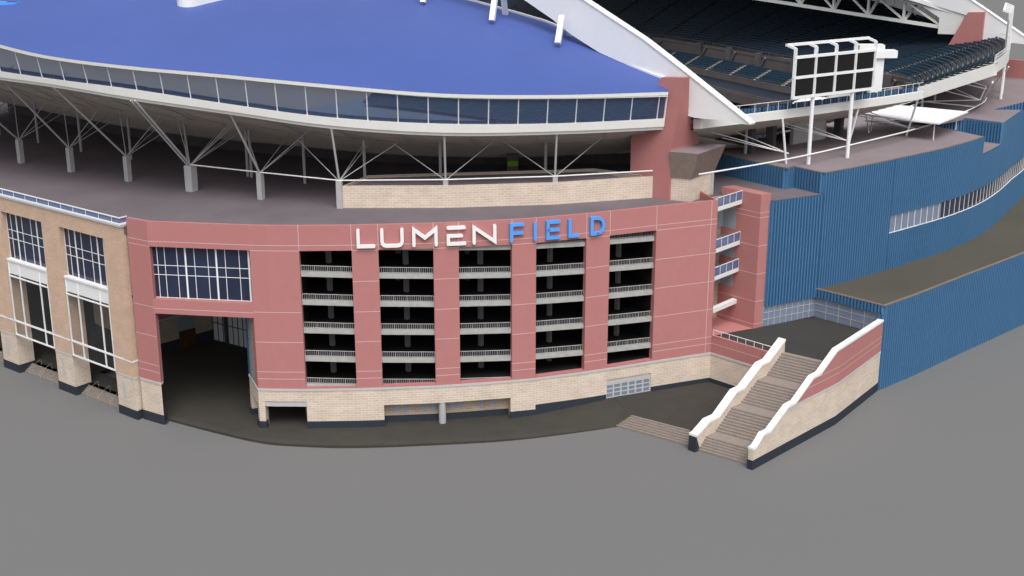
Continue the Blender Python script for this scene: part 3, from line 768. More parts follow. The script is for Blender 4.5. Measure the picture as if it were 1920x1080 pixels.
# large raised letters lying on the roof, only their lower ends are in view
def roof_stroke(pts, w_, z_, h, m_, par):
    mb = MB()
    for a, b in zip(pts, pts[1:]):
        d = (b[0] - a[0], b[1] - a[1]); l = hypot(*d); n_ = (-d[1] / l * w_ / 2, d[0] / l * w_ / 2)
        pl = [(a[0] - n_[0], a[1] - n_[1]), (b[0] - n_[0], b[1] - n_[1])]
        aa = atan2(-n_[1], -n_[0])
        pl += [(b[0] + w_ / 2 * cos(aa + pi * i / 8), b[1] + w_ / 2 * sin(aa + pi * i / 8)) for i in range(1, 8)]
        pl += [(b[0] + n_[0], b[1] + n_[1]), (a[0] + n_[0], a[1] + n_[1])]
        pl += [(a[0] + w_ / 2 * cos(aa + pi + pi * i / 8), a[1] + w_ / 2 * sin(aa + pi + pi * i / 8)) for i in range(1, 8)]
        mb.prism(pl, z_ - 2.5, z_ + h)
    return mb.build('letter', m_, par)
rs = thing('roof_sign', 'huge raised white and light blue letters lying on the blue roof at the top left', 'sign', W(80, -15, 47))

roof_stroke([W(64.8, -23.2)[:2], W(62.0, -10)[:2]], 2.6, 46.8, .9, 'letterwhite', rs) if False else None
roof_stroke([W(65.0, -22.6)[:2], W(64.6, 2)[:2]], 3.2, 47.0, .9, 'letterwhite', rs)
roof_stroke([W(73.6, -25.6)[:2], W(78, -10)[:2]], 2.0, 47.2, .7, 'letterwhite', rs)
roof_stroke([W(96, -44)[:2], W(89.5, -41)[:2], W(85.3, -37.2)[:2], W(88.4, -33.5)[:2], W(96, -24)[:2]], 1.6, 46.6, .7, 'letterblue', rs)
# ================================================================== ARCHES (white trusses clad in sheet) on both sides
def arch(e2, label, zoff=0):
    A = thing('roof_arch', label, 'arch', W(30, e2, 45))
    top = [(-9.6, 34.86), (0, 40.5), (6.1, 43.97), (15.6, 48.48), (30, 53.6), (50, 58.5), (80, 62.5), (130, 64)]
    bot = [(-9.6, 34.75), (-5.5, 34.95), (-3, 34.85), (-1.7, 34.85), (0.6, 35.2), (2.5, 39.0), (3.5, 39.45), (9.9, 41.0), (13, 41.9), (17.6, 43.95), (20.8, 45.8), (25.4, 48.02), (40, 52.5), (60, 56), (80, 58.5), (130, 60)]
    xs = sorted(set([p[0] for p in top + bot] + list(range(20, 130, 6))))
    m = MB(); th = .55
    for a, b in zip(xs, xs[1:]):
        q = lambda e, f, o: W(e, e2 + o, interp(f, e))
        m.quad(q(b, bot, -th), q(a, bot, -th), q(a, top, -th), q(b, top, -th)); m.quad(q(a, bot, th), q(b, bot, th), q(b, top, th), q(a, top, th))
        m.quad(q(a, bot, -th), q(b, bot, -th), q(b, bot, th), q(a, bot, th))
    m.build('side_cladding', 'white', A)
    m = MB()
    for a, b in zip(xs, xs[1:]):
        q = lambda e, f, o, dz=0: W(e, e2 + o, interp(f, e) + dz)
        m.box8([q(a, top, -th - .12, -.02), q(a, top, th + .12, -.02), q(b, top, th + .12, -.02), q(b, top, -th - .12, -.02), q(a, top, -th - .12, .12), q(a, top, th + .12, .12), q(b, top, th + .12, .12), q(b, top, -th - .12, .12)])
    m.build('top_flange', 'letterwhite', A)
    return A
AR1 = arch(3.0, 'near white arch fin rising from its pointed tip beside the pink pylon')
AR2 = arch(113.6, 'far white arch fin at the top right edge of the photo')
def legs(par, e2c, sgn):
    for e, zt in ((18.2, 46.4), (29.3, 49.6), (41.8, 52.9), (54, 55)):
        for o, de in ((-3.0, -.9), (2.7, 1.3)):
            m = MB(); f = W(e + de, e2c + o * sgn, interp(zin, e) - .3); t = W(e + .2 + .1 * o, e2c + .35 * o * sgn, zt)
            m.beam(f, t, .72, .6); m.build('leg', 'white', par)
legs(AR1, 2.2, 1)

# ================================================================== PYLONS
def pylon(e2, sg, label):
    A = thing('pylon', label, 'pylon', W(2, e2, 24.4))
    def q(a, b, z): return W(a, e2 + sg * b, z)
    F_ = [(6.0, 24.2), (6.05, 31.7), (5.3, 33.0), (3.2, 35.5), (2.35, 39.0), (1.8, 39.85), (-1.7, 40.12), (-.35, 31.0), (-.02, 30.9), (0, 24.2)]
    F_ = [(6.0, 24.2), (6.05, 31.7), (5.3, 32.9), (2.9, 34.6), (2.35, 39.0), (1.8, 39.85), (-1.7, 40.12), (-.86, 35.5), (0.08, 31.0), (0.05, 24.2)]
    def depth(z): return 7.0 if z < 31.2 else interp([(31.2, 7.0), (33, 5.0), (34.8, 2.6), (36, 2.2), (40.2, .9)], z)
    m = MB()
    Fr = [q(a, 0, z) for a, z in F_]; Bk = [q(a + (0 if i < 6 else 0), depth(z), z) for i, (a, z) in enumerate(F_)]
    # front face in convex pieces
    def face(idx, src, flip): 
        p_ = [src[i] for i in idx]; m.poly(p_ if not flip else p_[::-1])
    fl = sg < 0
    for idx in ((0, 9, 8, 1), (1, 8, 2), (2, 8, 3), (3, 8, 7), (3, 7, 6, 4), (4, 6, 5)):
        face(idx, Fr, fl); face(idx, Bk, not fl)
    n = len(F_)
    for i in range(n):
        j = (i + 1) % n; q4 = [Fr[i], Fr[j], Bk[j], Bk[i]]; m.poly(q4 if not fl else q4[::-1])
    m.build('pylon_shaft', 'pink', A)
    # narrow side panel joint
    
    return A
pylon(0, 1, 'tall salmon pink pylon rising beside the near end of the glass band')
# far pylon leans inward with a slanting left edge
A = thing('pylon', 'distant salmon pink pylon with slanted left edge at top right behind the far stand', 'pylon', W(5, 116, 24.4))
m = MB(); f = [(9.6, 27.8), (3.5, 40.22), (0.4, 40.38), (0.4, 27)]
Fr = [W(a, 112.3, z) for a, z in f]; Bk = [W(a, 113.4, z) for a, z in f]
m.poly(Fr); m.poly(Bk[::-1])
for i in range(4): j = (i + 1) % 4; m.poly([Fr[i], Bk[i], Bk[j], Fr[j]])
m.build('pylon_shaft', 'pink', A)

# ================================================================== FAR STAND (mirror of the near bowl), corner and end rows
far = thing('far_stand', 'large dark navy far stand with long seat rows climbing away across the bowl', 'stand', W(60, 130, 8))
rcF = [(e, 116 - y, a, b, c, d) for (e, y, a, b, c, d) in rc]
Of = [(-17, 67.5, 36.5), (-14.8, 79, 36.4), (-11.8, 91, 36.2), (-7.2, 104, 35.9), (-1, 115.5, 35.4), (9.2, 127, 35.2), (18.7, 137.5, 35.6), (28.8, 146, 36.6), (39.2, 152.6, 37.8), (50.7, 157.8, 38.9), (62.6, 161.3, 39.5), (82, 164.6, 40.4), (105, 166, 41), (130, 165.5, 41.2), (160, 160, 41.2)]
If = [(-.3, 66.2, 29.3), (0.2, 76, 29.3), (2.2, 85, 29.3), (7, 93, 29.3), (15, 98, 29.3), (26, 102.5, 29.4), (35, 106, 29.4), (44, 110.5, 29.2), (52, 114.5, 29.1), (60, 118.5, 29.0), (69, 122.5, 28.9), (84, 127.5, 28.7), (106, 130, 28.7), (130, 130, 28.7), (158, 128, 28.7)]
Of_, If_ = smooth_curve(Of, 4), smooth_curve(If, 4)
OW, IW = [W(*p) for p in Of_], [W(*p) for p in If_]
sep = 17
rows(far, OW[:sep + 1], IW[:sep + 1], 19, .4, 'seatblue', 'seatstep', sg=-1, aisle=11.5, seath=.5)
rows(far, OW[sep:], IW[sep:], 30, .4, 'seatdark', 'seatstepdark', sg=-1, aisle=11.5, gap=.9)
ringparts(far, rcF, -1)
R2, G2 = roof(rcF, -1, True, 'far blue roof seen edge on beneath the far white arch')
# concourse wall, club rows, facade ribbons and the lower rows below the upper deck
def offs(tab, d, z):
    out = []
    for i in range(len(tab)):
        n_ = outv(i, tab); out.append(W(tab[i][0] + n_[0] * d, tab[i][1] + n_[1] * d, z))
    return out
nI = len(If_)
def rib(name, d0, z0, d1, z1, mt):
    a, b = offs(If_, d0, z0), offs(If_, d1, z1); m = MB(); sheet(m, lambda i: a[i], lambda i: b[i], nI, 1); return m.build(name, mt, far)
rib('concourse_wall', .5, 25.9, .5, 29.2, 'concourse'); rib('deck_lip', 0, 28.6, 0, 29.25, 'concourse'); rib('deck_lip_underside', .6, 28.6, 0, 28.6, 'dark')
rib('concourse_floor', 1.8, 25.9, .5, 25.9, 'concourse')
cl_o, cl_i = offs(If_, 1.8, 26.6), offs(If_, 6.2, 24.6)
rows(far, cl_o, cl_i, 6, .3, 'seatblue', 'seatstep', sg=-1, aisle=9.0, nm='club_seat_row')
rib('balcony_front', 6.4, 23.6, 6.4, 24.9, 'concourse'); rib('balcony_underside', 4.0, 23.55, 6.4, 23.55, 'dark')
rib('suite_glass', 5.0, 21.4, 5.0, 23.6, 'winpale'); rib('ledge_top', 7.2, 21.3, 4.8, 21.3, 'concourse'); rib('ledge_front', 7.2, 19.6, 7.2, 21.5, 'concourse')
rib('lower_back_wall', 5.2, 15.5, 5.2, 19.6, 'dim')
lo_o, lo_i = offs(If_, 6.5, 18.2), offs(If_, 27, 9.5)
rows(far, lo_o, lo_i, 22, .35, 'seatblue', 'seatstepdark', sg=-1, aisle=9.0, nm='lower_seat_row')
m = MB()
acc = 0
for d, z, st_ in ((.05, 29.25, 1.1), (6.5, 24.9, 1.5), (7.3, 21.5, 1.3)):
    o_ = offs(If_, d, z)
    for i in range(nI - 1):
        a, b = o_[i], o_[i + 1]; e = hypot(b[0] - a[0], b[1] - a[1]); m.beam((a[0], a[1], z + .55), (b[0], b[1], z + .55), .06)
        for k in range(int(e / st_) + 1): q = lerp(a, b, k * st_ / e) if k * st_ < e else b; m.beam(q, (q[0], q[1], z + .55), .05)
m.build('guard_rails', 'concourse', far)
for i in range(9, nI - 4, 5):       # piers and stair ramps on the concourse wall
    a = offs(If_, .9, 26)[i]; m = MB(); m.beam(a, (a[0], a[1], 29.6), 1.2, 1.2); m.build('concourse_pier', 'dim', far)
    b = offs(If_, .8, 28.9)[i - 1]; c = offs(If_, .8, 25.9)[i]; m = MB(); m.beam(lerp(b, c, .05), lerp(b, c, .75), .35, .5); m.build('stair_flight', 'concourse', far)
# sloping end wall of the far stand (white) and rim rail
m = MB(); a0, a1 = W(-17.3, 67.2, 34.6), W(.3, 66.0, 27.3); b0, b1 = W(-17.3, 67.2, 36.6), W(.3, 66.0, 29.4)
dn = (.0, -.0)
m.quad(a1, a0, b0, b1); c0, c1 = W(-17.3, 68.3, 34.6), W(.3, 67, 27.3); d0, d1 = W(-17.3, 68.3, 36.6), W(.3, 67, 29.4)
m.quad(c0, c1, d1, d0); m.quad(b0, d0, d1, b1); m.quad(a0, a1, c1, c0)
m.build('end_fascia', 'fascia', far)
m = MB()
for i in range(sep - 2):
    a, b = OW[i], OW[i + 1]; u = lambda p, d: (p[0], p[1], p[2] + d)
    m.quad(u(a, -1.9), u(b, -1.9), u(b, .25), u(a, .25))
m.build('rim_fascia', 'fascia', far)
m = MB()
for i in range(sep - 2):
    a, b = OW[i], OW[i + 1]; u = lambda p, d: (p[0], p[1], p[2] + d)
    m.beam(u(a, 1.2), u(b, 1.2), .07); m.beam(u(a, .7), u(b, .7), .05)
    for k in range(3): q = lerp(a, b, k / 3); m.beam(q, u(q, 1.2), .05)
m.build('rim_rail', 'white', far)
# underside of the far corner
m = MB(); k0 = sep
for i in range(k0):
    a, b = OW[i], OW[i + 1]; c, d = IW[i + 1], IW[i]; u = lambda p, z: (p[0], p[1], p[2] - z)
    m.quad(u(a, 1.9), u(d, 1.9), u(c, 1.9), u(b, 1.9))
m.build('corner_soffit', 'soffit', far)
# field
m = MB(); m.poly([W(14, -4, 8.6), W(24, 100, 8.6), W(60, 112, 8.6), W(165, 118, 8.6), W(165, -2, 8.6), W(60, -4, 8.6)][::-1]); fo = m.build('arena_floor', 'floorcover', kind='structure')
nlo = [W(e, 116 - b, z) for e, b, z in [(p[0], p[1] - 6.5 + 0, 18.2) for p in If_[sep:]]]; nli = [W(max(24, e), 116 - b, 9.5) for e, b, z in [(p[0], p[1] - 30, 9.5) for p in If_[sep:]]]
rows(bowl, nlo, nli, 20, .35, 'seatblue', 'seatstepdark', sg=1, aisle=9.0, nm='lower_seat_row')

# truss under the far roof
tr = thing('roof_truss', 'pale steel truss hanging under the far blue roof at the top right', 'truss', W(30, 114.5, 40))
m = MB(); m2 = MB(); m3 = MB()
def bz(e): return interp([(5.5, 36.6), (9, 37.0), (27.6, 38.6), (47, 40.35), (80, 43.2), (130, 46)], e)
def tz(e): return interp([(4.6, 39.4), (11.7, 40.7), (30, 44.8), (47, 47.6), (80, 51), (130, 52)], e)
xs = [9.2 + 7.5 * k for k in range(15)]
for a, b in zip(xs, xs[1:]):
    m.beam(W(a, 113.9, bz(a)), W(b, 113.9, bz(b)), .6, .65); m2.beam(W(a, 113.9, tz(a)), W(b, 113.9, tz(b)), .6, .6)
    m3.beam(W(a, 113.9, bz(a) + .3), W(b, 113.9, tz(b) - .2), .38); m3.beam(W(b, 113.9, bz(b)), W(b, 113.9, tz(b)), .6, .4)
    m3.beam(W(b, 113.9, bz(b)), W(b - 1.5, 118, tz(b) - .2), .45)
m.build('bottom_chord', 'fascia', tr); m2.build('top_chord', 'fascia', tr); m3.build('web_members', 'fascia', tr)
m = MB(); pl = [(9.2, 35.7), (9.2, 39.3), (14.5, 41.2), (4.2, 39.5), (5.6, 35.9)]
pl = [(9.3, 35.7), (9.3, 38.8), (13.0, 40.9), (4.3, 39.5), (5.8, 35.8)]
a = [W(e, 113.3, z) for e, z in pl]; b = [W(e, 114.4, z) for e, z in pl]
for src, fl in ((a, 1), (b, 0)):
    for idx in ((0, 1, 3, 4), (1, 2, 3)): p_ = [src[i] for i in idx]; m.poly(p_[::-1] if fl else p_)
for i in range(5): j = (i + 1) % 5; m.quad(a[i], a[j], b[j], b[i])
m.build('gusset_plate', 'fascia', tr)

# ================================================================== PEDESTALS AND COLUMNS ON THE DECK
peds = [(-91.5, 196.5), (-81.2, 189.1), (-71.24, 182.49), (-61.92, 176.3), (-52.13, 170.15), (-42.05, 164.07), (-32.04, 159.29), (-21.33, 154.47), (-8.24, 155.04), (5.38, 157.06)]
desc = ['beyond the left edge', 'at the far left end of the row', 'first in view from the left edge', 'second from the left edge', 'third from the left edge', 'the thickest, with a double strut',
        'standing clear just left of the low brick wall', 'at the left corner of the low brick wall', 'midway along the low brick wall', 'near the right end of the low brick wall']
def ring_pt(x, y):    # nearest ring bottom point along outward direction
    best = None
    for i in range(N):
        q = rp_(i, -.15, rc[i][2]); d = hypot(q[0] - x, q[1] - y)
        if best is None or d < best[0]: best = (d, i, q)
    return best
tops = [None, None, (-76.9, 171.5), (-67.26, 167.9), (-57.9, 161.3), (-46.4, 156.2), (-34.2, 154.1), (-21.75, 152.45), (-8.2, 153.2), (5.5, 155.4)]
def ringz(x, y):
    b = ring_pt(x, y); return b[2]
back2 = [(-92, 213), (-83, 205), (-74.33, 198.2), (-65.33, 191.19), (-56.02, 185.04), (-46.66, 180.76), (-36.2, 172.9), (-27.9, 168.63), None, None]
for i, (x, y) in enumerate(peds):
    if i < 1: continue
    o = thing('braced_column', 'grey pedestal with fanned steel struts, ' + desc[i], 'column', (x, y, 24.4), 'strut columns carrying the stand')
    w_ = 1.15 if i == 5 else (.72 if i < 8 else .62)
    ang = [(-.783, .622), (-.8, .6), (-.84, .54), (-.84, .54), (-.85, .53), (-.9, .45), (-.92, .39), (-1, .1), (-1, -.1), (-1, -.15)][i]
    m = MB(); a = (x, y, 24.38); hw = w_ / 2; nx, ny = -ang[1], ang[0]
    pl = [(x + (ang[0] * p + nx * q) * hw, y + (ang[1] * p + ny * q) * hw) for p, q in ((-1, -1), (1, -1), (1, 1), (-1, 1))]
    m.prism(pl, 24.38, 27.85); m.build('pedestal', 'concrete', o)
    tp = tops[i] or (x + nx * 0 - .54 * 10, y - .84 * 10)
    b = ring_pt(tp[0], tp[1])[2]; T_ = (tp[0], tp[1], b[2] + .1); Bp = (x, y, 27.8)
    m = MB()
    if i == 5:
        m.tube((Bp[0] - .3, Bp[1], Bp[2]), (T_[0] - .35, T_[1] + .2, T_[2]), .14); m.tube((Bp[0] + .1, Bp[1], Bp[2]), (T_[0] + .25, T_[1] - .1, T_[2]), .14)
    else: m.tube(Bp, T_, .14)
    m.build('main_strut', 'steel', o)
    inx, iny = (x - tp[0], y - tp[1]); l = hypot(inx, iny) or 1
    iv = (.54, .84) if i < 5 else ((.45, .89) if i < 7 else ((.15, .99) if i == 7 else (-.1, .99)))
    al = (iv[1], -iv[0])
    def stand_pt(dx_, dy_, z): return (x + al[0] * dx_ + iv[0] * dy_, y + al[1] * dx_ + iv[1] * dy_, z)
    zs = T_[2]
    m = MB()
    for (u_, v_, z_) in ((-6.3, 4.5, zs - 2.1), (6.3, 4.5, zs - 2.1), (1.5, 9, 31.5), (-1.5, 9, 31.5)) if i < 7 else (((-6.3, 4, 32.0), (6.5, 4, 32.0), (2, 8, 31.3), (1.2, 8.5, 31.3)) if i == 7 else ((-6.5, 3.6, 32.0), (6.5, 3.6, 32.0))):
        m.tube(Bp, stand_pt(u_, v_, z_), .055, 6)
    if i == 5:
        for u_, v_, z_ in ((-5.2, 4.9, zs - 2), (7.2, 4.9, zs - 2), (2.4, 9.3, 31.6)): m.tube(Bp, stand_pt(u_, v_, z_), .055, 6)
    m.build('bracing', 'steel', o)
cols2 = [(-92, 213), (-83, 205), (-74.33, 198.2), (-65.33, 191.19), (-56.02, 185.04), (-46.66, 180.76), (-36.47, 173.08), (-35.89, 172.73), (-27.9, 168.63)]
for i, (x, y) in enumerate(cols2):
    m = MB(); m.tube((x, y, 24.38), (x, y, 31.0), .2, 10); co = m.build('inner_column', 'steel'); co['category'] = 'column'; co['group'] = 'slender columns behind the pedestals'
    co['label'] = 'slender grey column shaded by the stand, ' + ['out of view at left', 'at the far left', 'furthest left in view', 'second from the left', 'third from the left', 'fourth from the left', 'left one of the close pair', 'right one of the close pair', 'between the close pair and the brick wall'][i]
# tie rods between pedestal heads
tie = thing('tie_rail', 'long thin white steel rail linking the pedestal heads along the brick wall', 'rail', (-10, 155, 27.9))
m = MB(); pts = [(-42.05, 164.0, 27.93), (-32.04, 159.2, 27.93), (-21.33, 154.3, 27.93), (-8.24, 154.75, 27.93), (5.38, 156.75, 27.93), (17.9, 159.8, 28.0)]
for a, b in zip(pts, pts[1:]): m.tube(a, b, .085, 8)
m.build('rail_tube', 'white', tie)
# cross bracing lines lying under the soffit
m = MB()
for e in range(3, 120, 1):
    pass
def sofw(i, t): q = sof(i, t); return (q[0], q[1], q[2] - .12)
for t in (.12, .42):
    for i in range(N - 1): m.tube(sofw(i, t), sofw(i + 1, t), .05, 5)
for i in range(0, N - 3, 3): m.tube(sofw(i, .02), sofw(i + 2, .42), .045, 5); m.tube(sofw(i + 2, .02), sofw(i, .42), .045, 5)
m.build('soffit_rods', 'steel', bowl)

# ================================================================== LOW BRICK ROOM ON THE DECK
lw = thing('brick_plant_room', 'long low beige brick room with flat dark roof standing on the deck', 'plant room', (0, 157, 24.4))
LWP = Path([(-21.1, 154.4), (-8.1, 154.55), (5.3, 156.3), (18.2, 160.2)])
m = MB(); LWP.strip(m, 0, LWP.L, 24.35, 27.2, 0, .3); m.prism([(-20.9, 154.7), (-20.6, 154.7), (-18.4, 160.3), (-18.7, 160.3)], 24.4, 27.2); m.build('brick_wall', 'brick', lw)
m = MB(); m.poly([(-20.9, 154.6, 26.9), (-8.1, 154.75, 26.9), (5.3, 156.5, 26.9), (18.2, 160.4, 26.9), (14.44, 160.5, 26.9), (10.85, 164.66, 26.9), (4.87, 163.64, 26.9), (-12.35, 161.3, 26.9), (-18.42, 160.32, 26.9)]); m.build('flat_roof', 'deck', lw)
BPth = Path([(-20.6, 154.6), (-18.42, 160.32), (-12.35, 161.3), (4.87, 163.64), (10.85, 164.66), (16.5, 160.6)])
m = MB(); BPth.strip(m, 0, BPth.L, 24.4, 27.22, 0, .25); m.build('rear_wall', 'brickdim', lw)
m = MB(); BPth.strip(m, 0, BPth.L, 27.2, 27.27, .06, .12); m.build('coping', 'cap', lw)
for x, y, n_ in ((-19.0, 161.8, 'left'), (-9.3, 163.0, 'middle'), (4.4, 165.0, 'right')):
    m = MB(); m.tube((x, y, 24.38), (x, y, 31.6), .2, 10); co = m.build('inner_column', 'steel'); co['category'] = 'column'; co['label'] = n_ + ' slender grey column rising just behind the low brick room'; co['group'] = 'slender columns behind the brick room'
# kiosk with a lime green panel under the stand
m = MB(); i_ = 11
dw = thing('service_kiosk', 'small dark kiosk with a lime green sign under the stand', 'kiosk', (0, 176, 24.4))
q0 = (0.2, 176.0)
m = MB(); m.prism([(-.7, 176), (.9, 176.2), (.9, 177.2), (-.7, 177)], 24.4, 26.9); m.build('kiosk_body', 'concourse', dw)
m = MB(); m.prism([(-.62, 175.9), (.8, 176.1), (.8, 176.15), (-.62, 175.95)], 25.25, 25.95); m.build('green_panel', 'lime', dw)

# ================================================================== TOWER KIOSK WITH FLARED BROWN HEAD
kk = thing('lift_head', 'beige brick block with flared brown top beside the pink pylon', 'lift tower', (23, 160, 24.4))
bs = [(20.15, 158.9), (22.53, 157.65), (26.1, 162.5), (23.7, 164.0)]
m = MB(); m.prism(bs, 24.35, 27.5); m.build('brick_block', 'brick', kk)
lo_ = [(20.0, 158.75), (22.55, 157.45), (26.25, 162.45), (23.6, 164.2)]; hi_ = [(19.75, 158.35), (23.22, 156.75), (27.6, 162.9), (24.4, 164.9)]
z0, z1 = 27.45, 30.75
m = MB()
for i in range(4): j = (i + 1) % 4; m.quad((*lo_[i], z0), (*lo_[j], z0), (*hi_[j], z1), (*hi_[i], z1))
m.poly([(*p, z0) for p in lo_[::-1]]); m.build('flared_head', 'brown', kk)
m = MB(); m.poly([(*p, z1 - .001) for p in hi_]); m.build('flat_top', 'deckhall', kk)
m = MB(); m.prism([(25.75, 162.0), (25.95, 161.9), (26.15, 162.15), (25.95, 162.3)], 24.4, 27.45); m.build('corner_strip', 'cap', kk)

# ================================================================== RECESSED BALCONIES AND PINK FIN WALL
K2 = (25.52, 154.31)
fin = thing('fin_wall', 'free standing salmon pink fin wall between the balconies and the blue hall', 'wall', (30, 160, 7.6))
FP = Path([(26.9, 162.4), (31.45, 157.35)])
fpl = [(27.2, 162.0), (31.45, 157.3), (32.86, 158.25), (28.9, 163.0)]
m = MB(); m.prism(fpl, 7.0, 25.42); m.build('pink_slab', 'pink', fin)
m = MB(); FQ = Path([(27.2, 162.0), (31.45, 157.3), (32.86, 158.25)])
for z in (22.42, 23.06, 18.69, 14.97, 11.27, 8.2): FQ.strip(m, 0, FQ.L, z - jw / 2, z + jw / 2, .012, .01)
m.build('joint_line', 'joint', fin)
rec = thing('balcony_recess', 'stacked white balconies with blue glass rails between pink walls', 'balcony stack', (27, 158, 7.6))
m = MB(); m.poly([(25.52, 154.31, 7.64), (31.4, 157.3, 7.64), (27.2, 162, 7.64), (24.2, 160.2, 7.64)]); m.build('pink_floor', 'pink', rec)
m = MB(); m.quad((23.0, 159.4, 7.6), (27.3, 161.9, 7.6), (27.3, 161.9, 24.3), (23.0, 159.4, 24.3), [(0, 7.6), (5, 7.6), (5, 24.3), (0, 24.3)]); m.build('brick_back_wall', 'brickdim', rec)
m = MB(); m.prism([(25.54, 154.33), (25.56, 154.34), (24.3, 160.2), (24.0, 160.0)], 5.4, 25.3); m.build('side_wall', 'pink', rec)
# balcony slab line from the building corner to the fin
bA, bB = (25.4, 154.8), (29.55, 159.45)
BL = Path([(25.56, 155.0), (29.45, 159.4)])
for zt, rail in ((24.35, 1), (18.95, 1), (15.3, 1), (10.95, 0)):
    rise = .0
    m = MB(); m.prism([(25.56, 155.0), (29.45, 159.4), (28.2, 161.0), (24.6, 158.6)] if rail else [(25.56, 155.0), (29.45, 159.4), (29.0, 160.0), (25.1, 155.6)], zt - .55, zt); so = m.build('balcony_slab', 'fascia', rec)
    if rail:
        g_ = MB(); BL.strip(g_, 0, BL.L, zt, zt + 1.12, -.03, .03); g_.build('glass_rail', 'glassrail', so)
        g_ = MB(); BL.strip(g_, 0, BL.L, zt + 1.14, zt + 1.22, .02, .08)
        for k in range(5): s = BL.L * k / 4; BL.strip(g_, max(0, s - .025), min(BL.L, s + .025), zt, zt + 1.12, .01, .05)
        g_.build('rail_frame', 'white', so)
for z0 in (12.5, 16.4, 20.2):
    m = MB(); m.quad((25.2, 160.4, z0), (27.6, 161.7, z0), (27.6, 161.7, z0 + 2.6), (25.2, 160.4, z0 + 2.6)); 
    FQ2 = Path([(27.2, 162.0), (28.9, 160.12)]); FQ2.strip(m, 0, FQ2.L, z0, z0 + 2.8, .04, .03); m.build('steel_doors', 'metalgrey', rec)

# ================================================================== LOW WALL, TERRACE, GRAND STAIR
lwall = thing('terrace_wall', 'low pink and brick retaining wall with thin white railing beside the grand stair', 'wall', (28, 151, 0))
LP = Path([K2, (31.75, 147.8)])
m = MB(); LP.strip(m, 0, LP.L, 5.42, 7.74, 0, .4); m.build('pink_band', 'pink', lwall)
m = MB(); LP.strip(m, 0, LP.L, 1.0, 5.15, 0, .4); m.build('brick_base', 'brick', lwall)
m = MB(); LP.strip(m, 0, LP.L, 5.15, 5.42, .07, .5); m.build('stone_band', 'cap', lwall)
m = MB(); LP.strip(m, 0, LP.L, .9, 1.93, .06, .3); m.build('dark_plinth', 'plinth', lwall)
m = MB(); LP.strip(m, 0, LP.L, 6.63, 6.70, .012, .01); m.build('joint_line', 'joint', lwall)
m = MB(); a, b = LP.pt(.1, -.2, 8.45), LP.pt(LP.L, -.2, 8.45); m.beam(a, b, .07)
for k in range(8): q = lerp(a, b, k / 7); m.beam((q[0], q[1], 7.7), q, .05)
m.build('white_railing', 'white', lwall)
m = MB(); tp = [K2, (31.65, 147.95), (33.39, 148.2), (37.95, 144.6), (38.9, 143.3), (47.2, 154.5), (40.5, 162.3), (32.9, 158.3), (31.3, 157.1), (25.52, 154.31)]
m.poly([(x, y, 7.6) for x, y in [(25.56, 154.2), (31.75, 148.0), (33.39, 148.25), (37.95, 144.65), (38.6, 143.4), (39.2, 143.6), (47.3, 154.7), (40.7, 162.2), (32.9, 158.5), (31.3, 157.2)]])
m.build('terrace', 'terrace', kind='structure')
sd = (.6929, .7210); SLl = (21.57, 135.86); SRr = (26.62, 131.99)
prof = [(0, 0)]
for s0, z0, s1, z1, n in ((0, 0, 1.68, 1.35, 6), (3.36, 1.35, 6.68, 3.50, 9), (8.43, 3.50, 11.9, 5.50, 9), (13.72, 5.50, 17.05, 7.60, 9)):
    for k in range(n):
        s = s0 + (s1 - s0) * k / n; prof += [(s, z0 + (z1 - z0) * k / n), (s, z0 + (z1 - z0) * (k + 1) / n)]
prof.append((17.4, 7.605))
stair = thing('grand_stair', 'wide brown grand staircase in four flights climbing between two brick walls', 'staircase', (28, 139, 0))
m = MB()
def LS(s): return (SLl[0] + sd[0] * s, SLl[1] + sd[1] * s)
def RS(s): return (SRr[0] + sd[0] * s, SRr[1] + sd[1] * s)
for (sa, za), (sb, zb) in zip(prof, prof[1:]):
    a, b = LS(sa), RS(sa); c, d = RS(sb), LS(sb); m.quad((*a, za), (*b, za), (*c, zb), (*d, zb))
m.build('stair_treads', 'steps', stair)
def stairwall(outer0, cap, thick_dir, th, name_, label, pink_from=None, plinth=None, ext=None):
    o = thing('stair_wall', label, 'wall', (*outer0, 0)); dirs = sd
    def q(s, off, z): return (outer0[0] + sd[0] * s + thick_dir[0] * off, outer0[1] + sd[1] * s + thick_dir[1] * off, z)
    return o, q
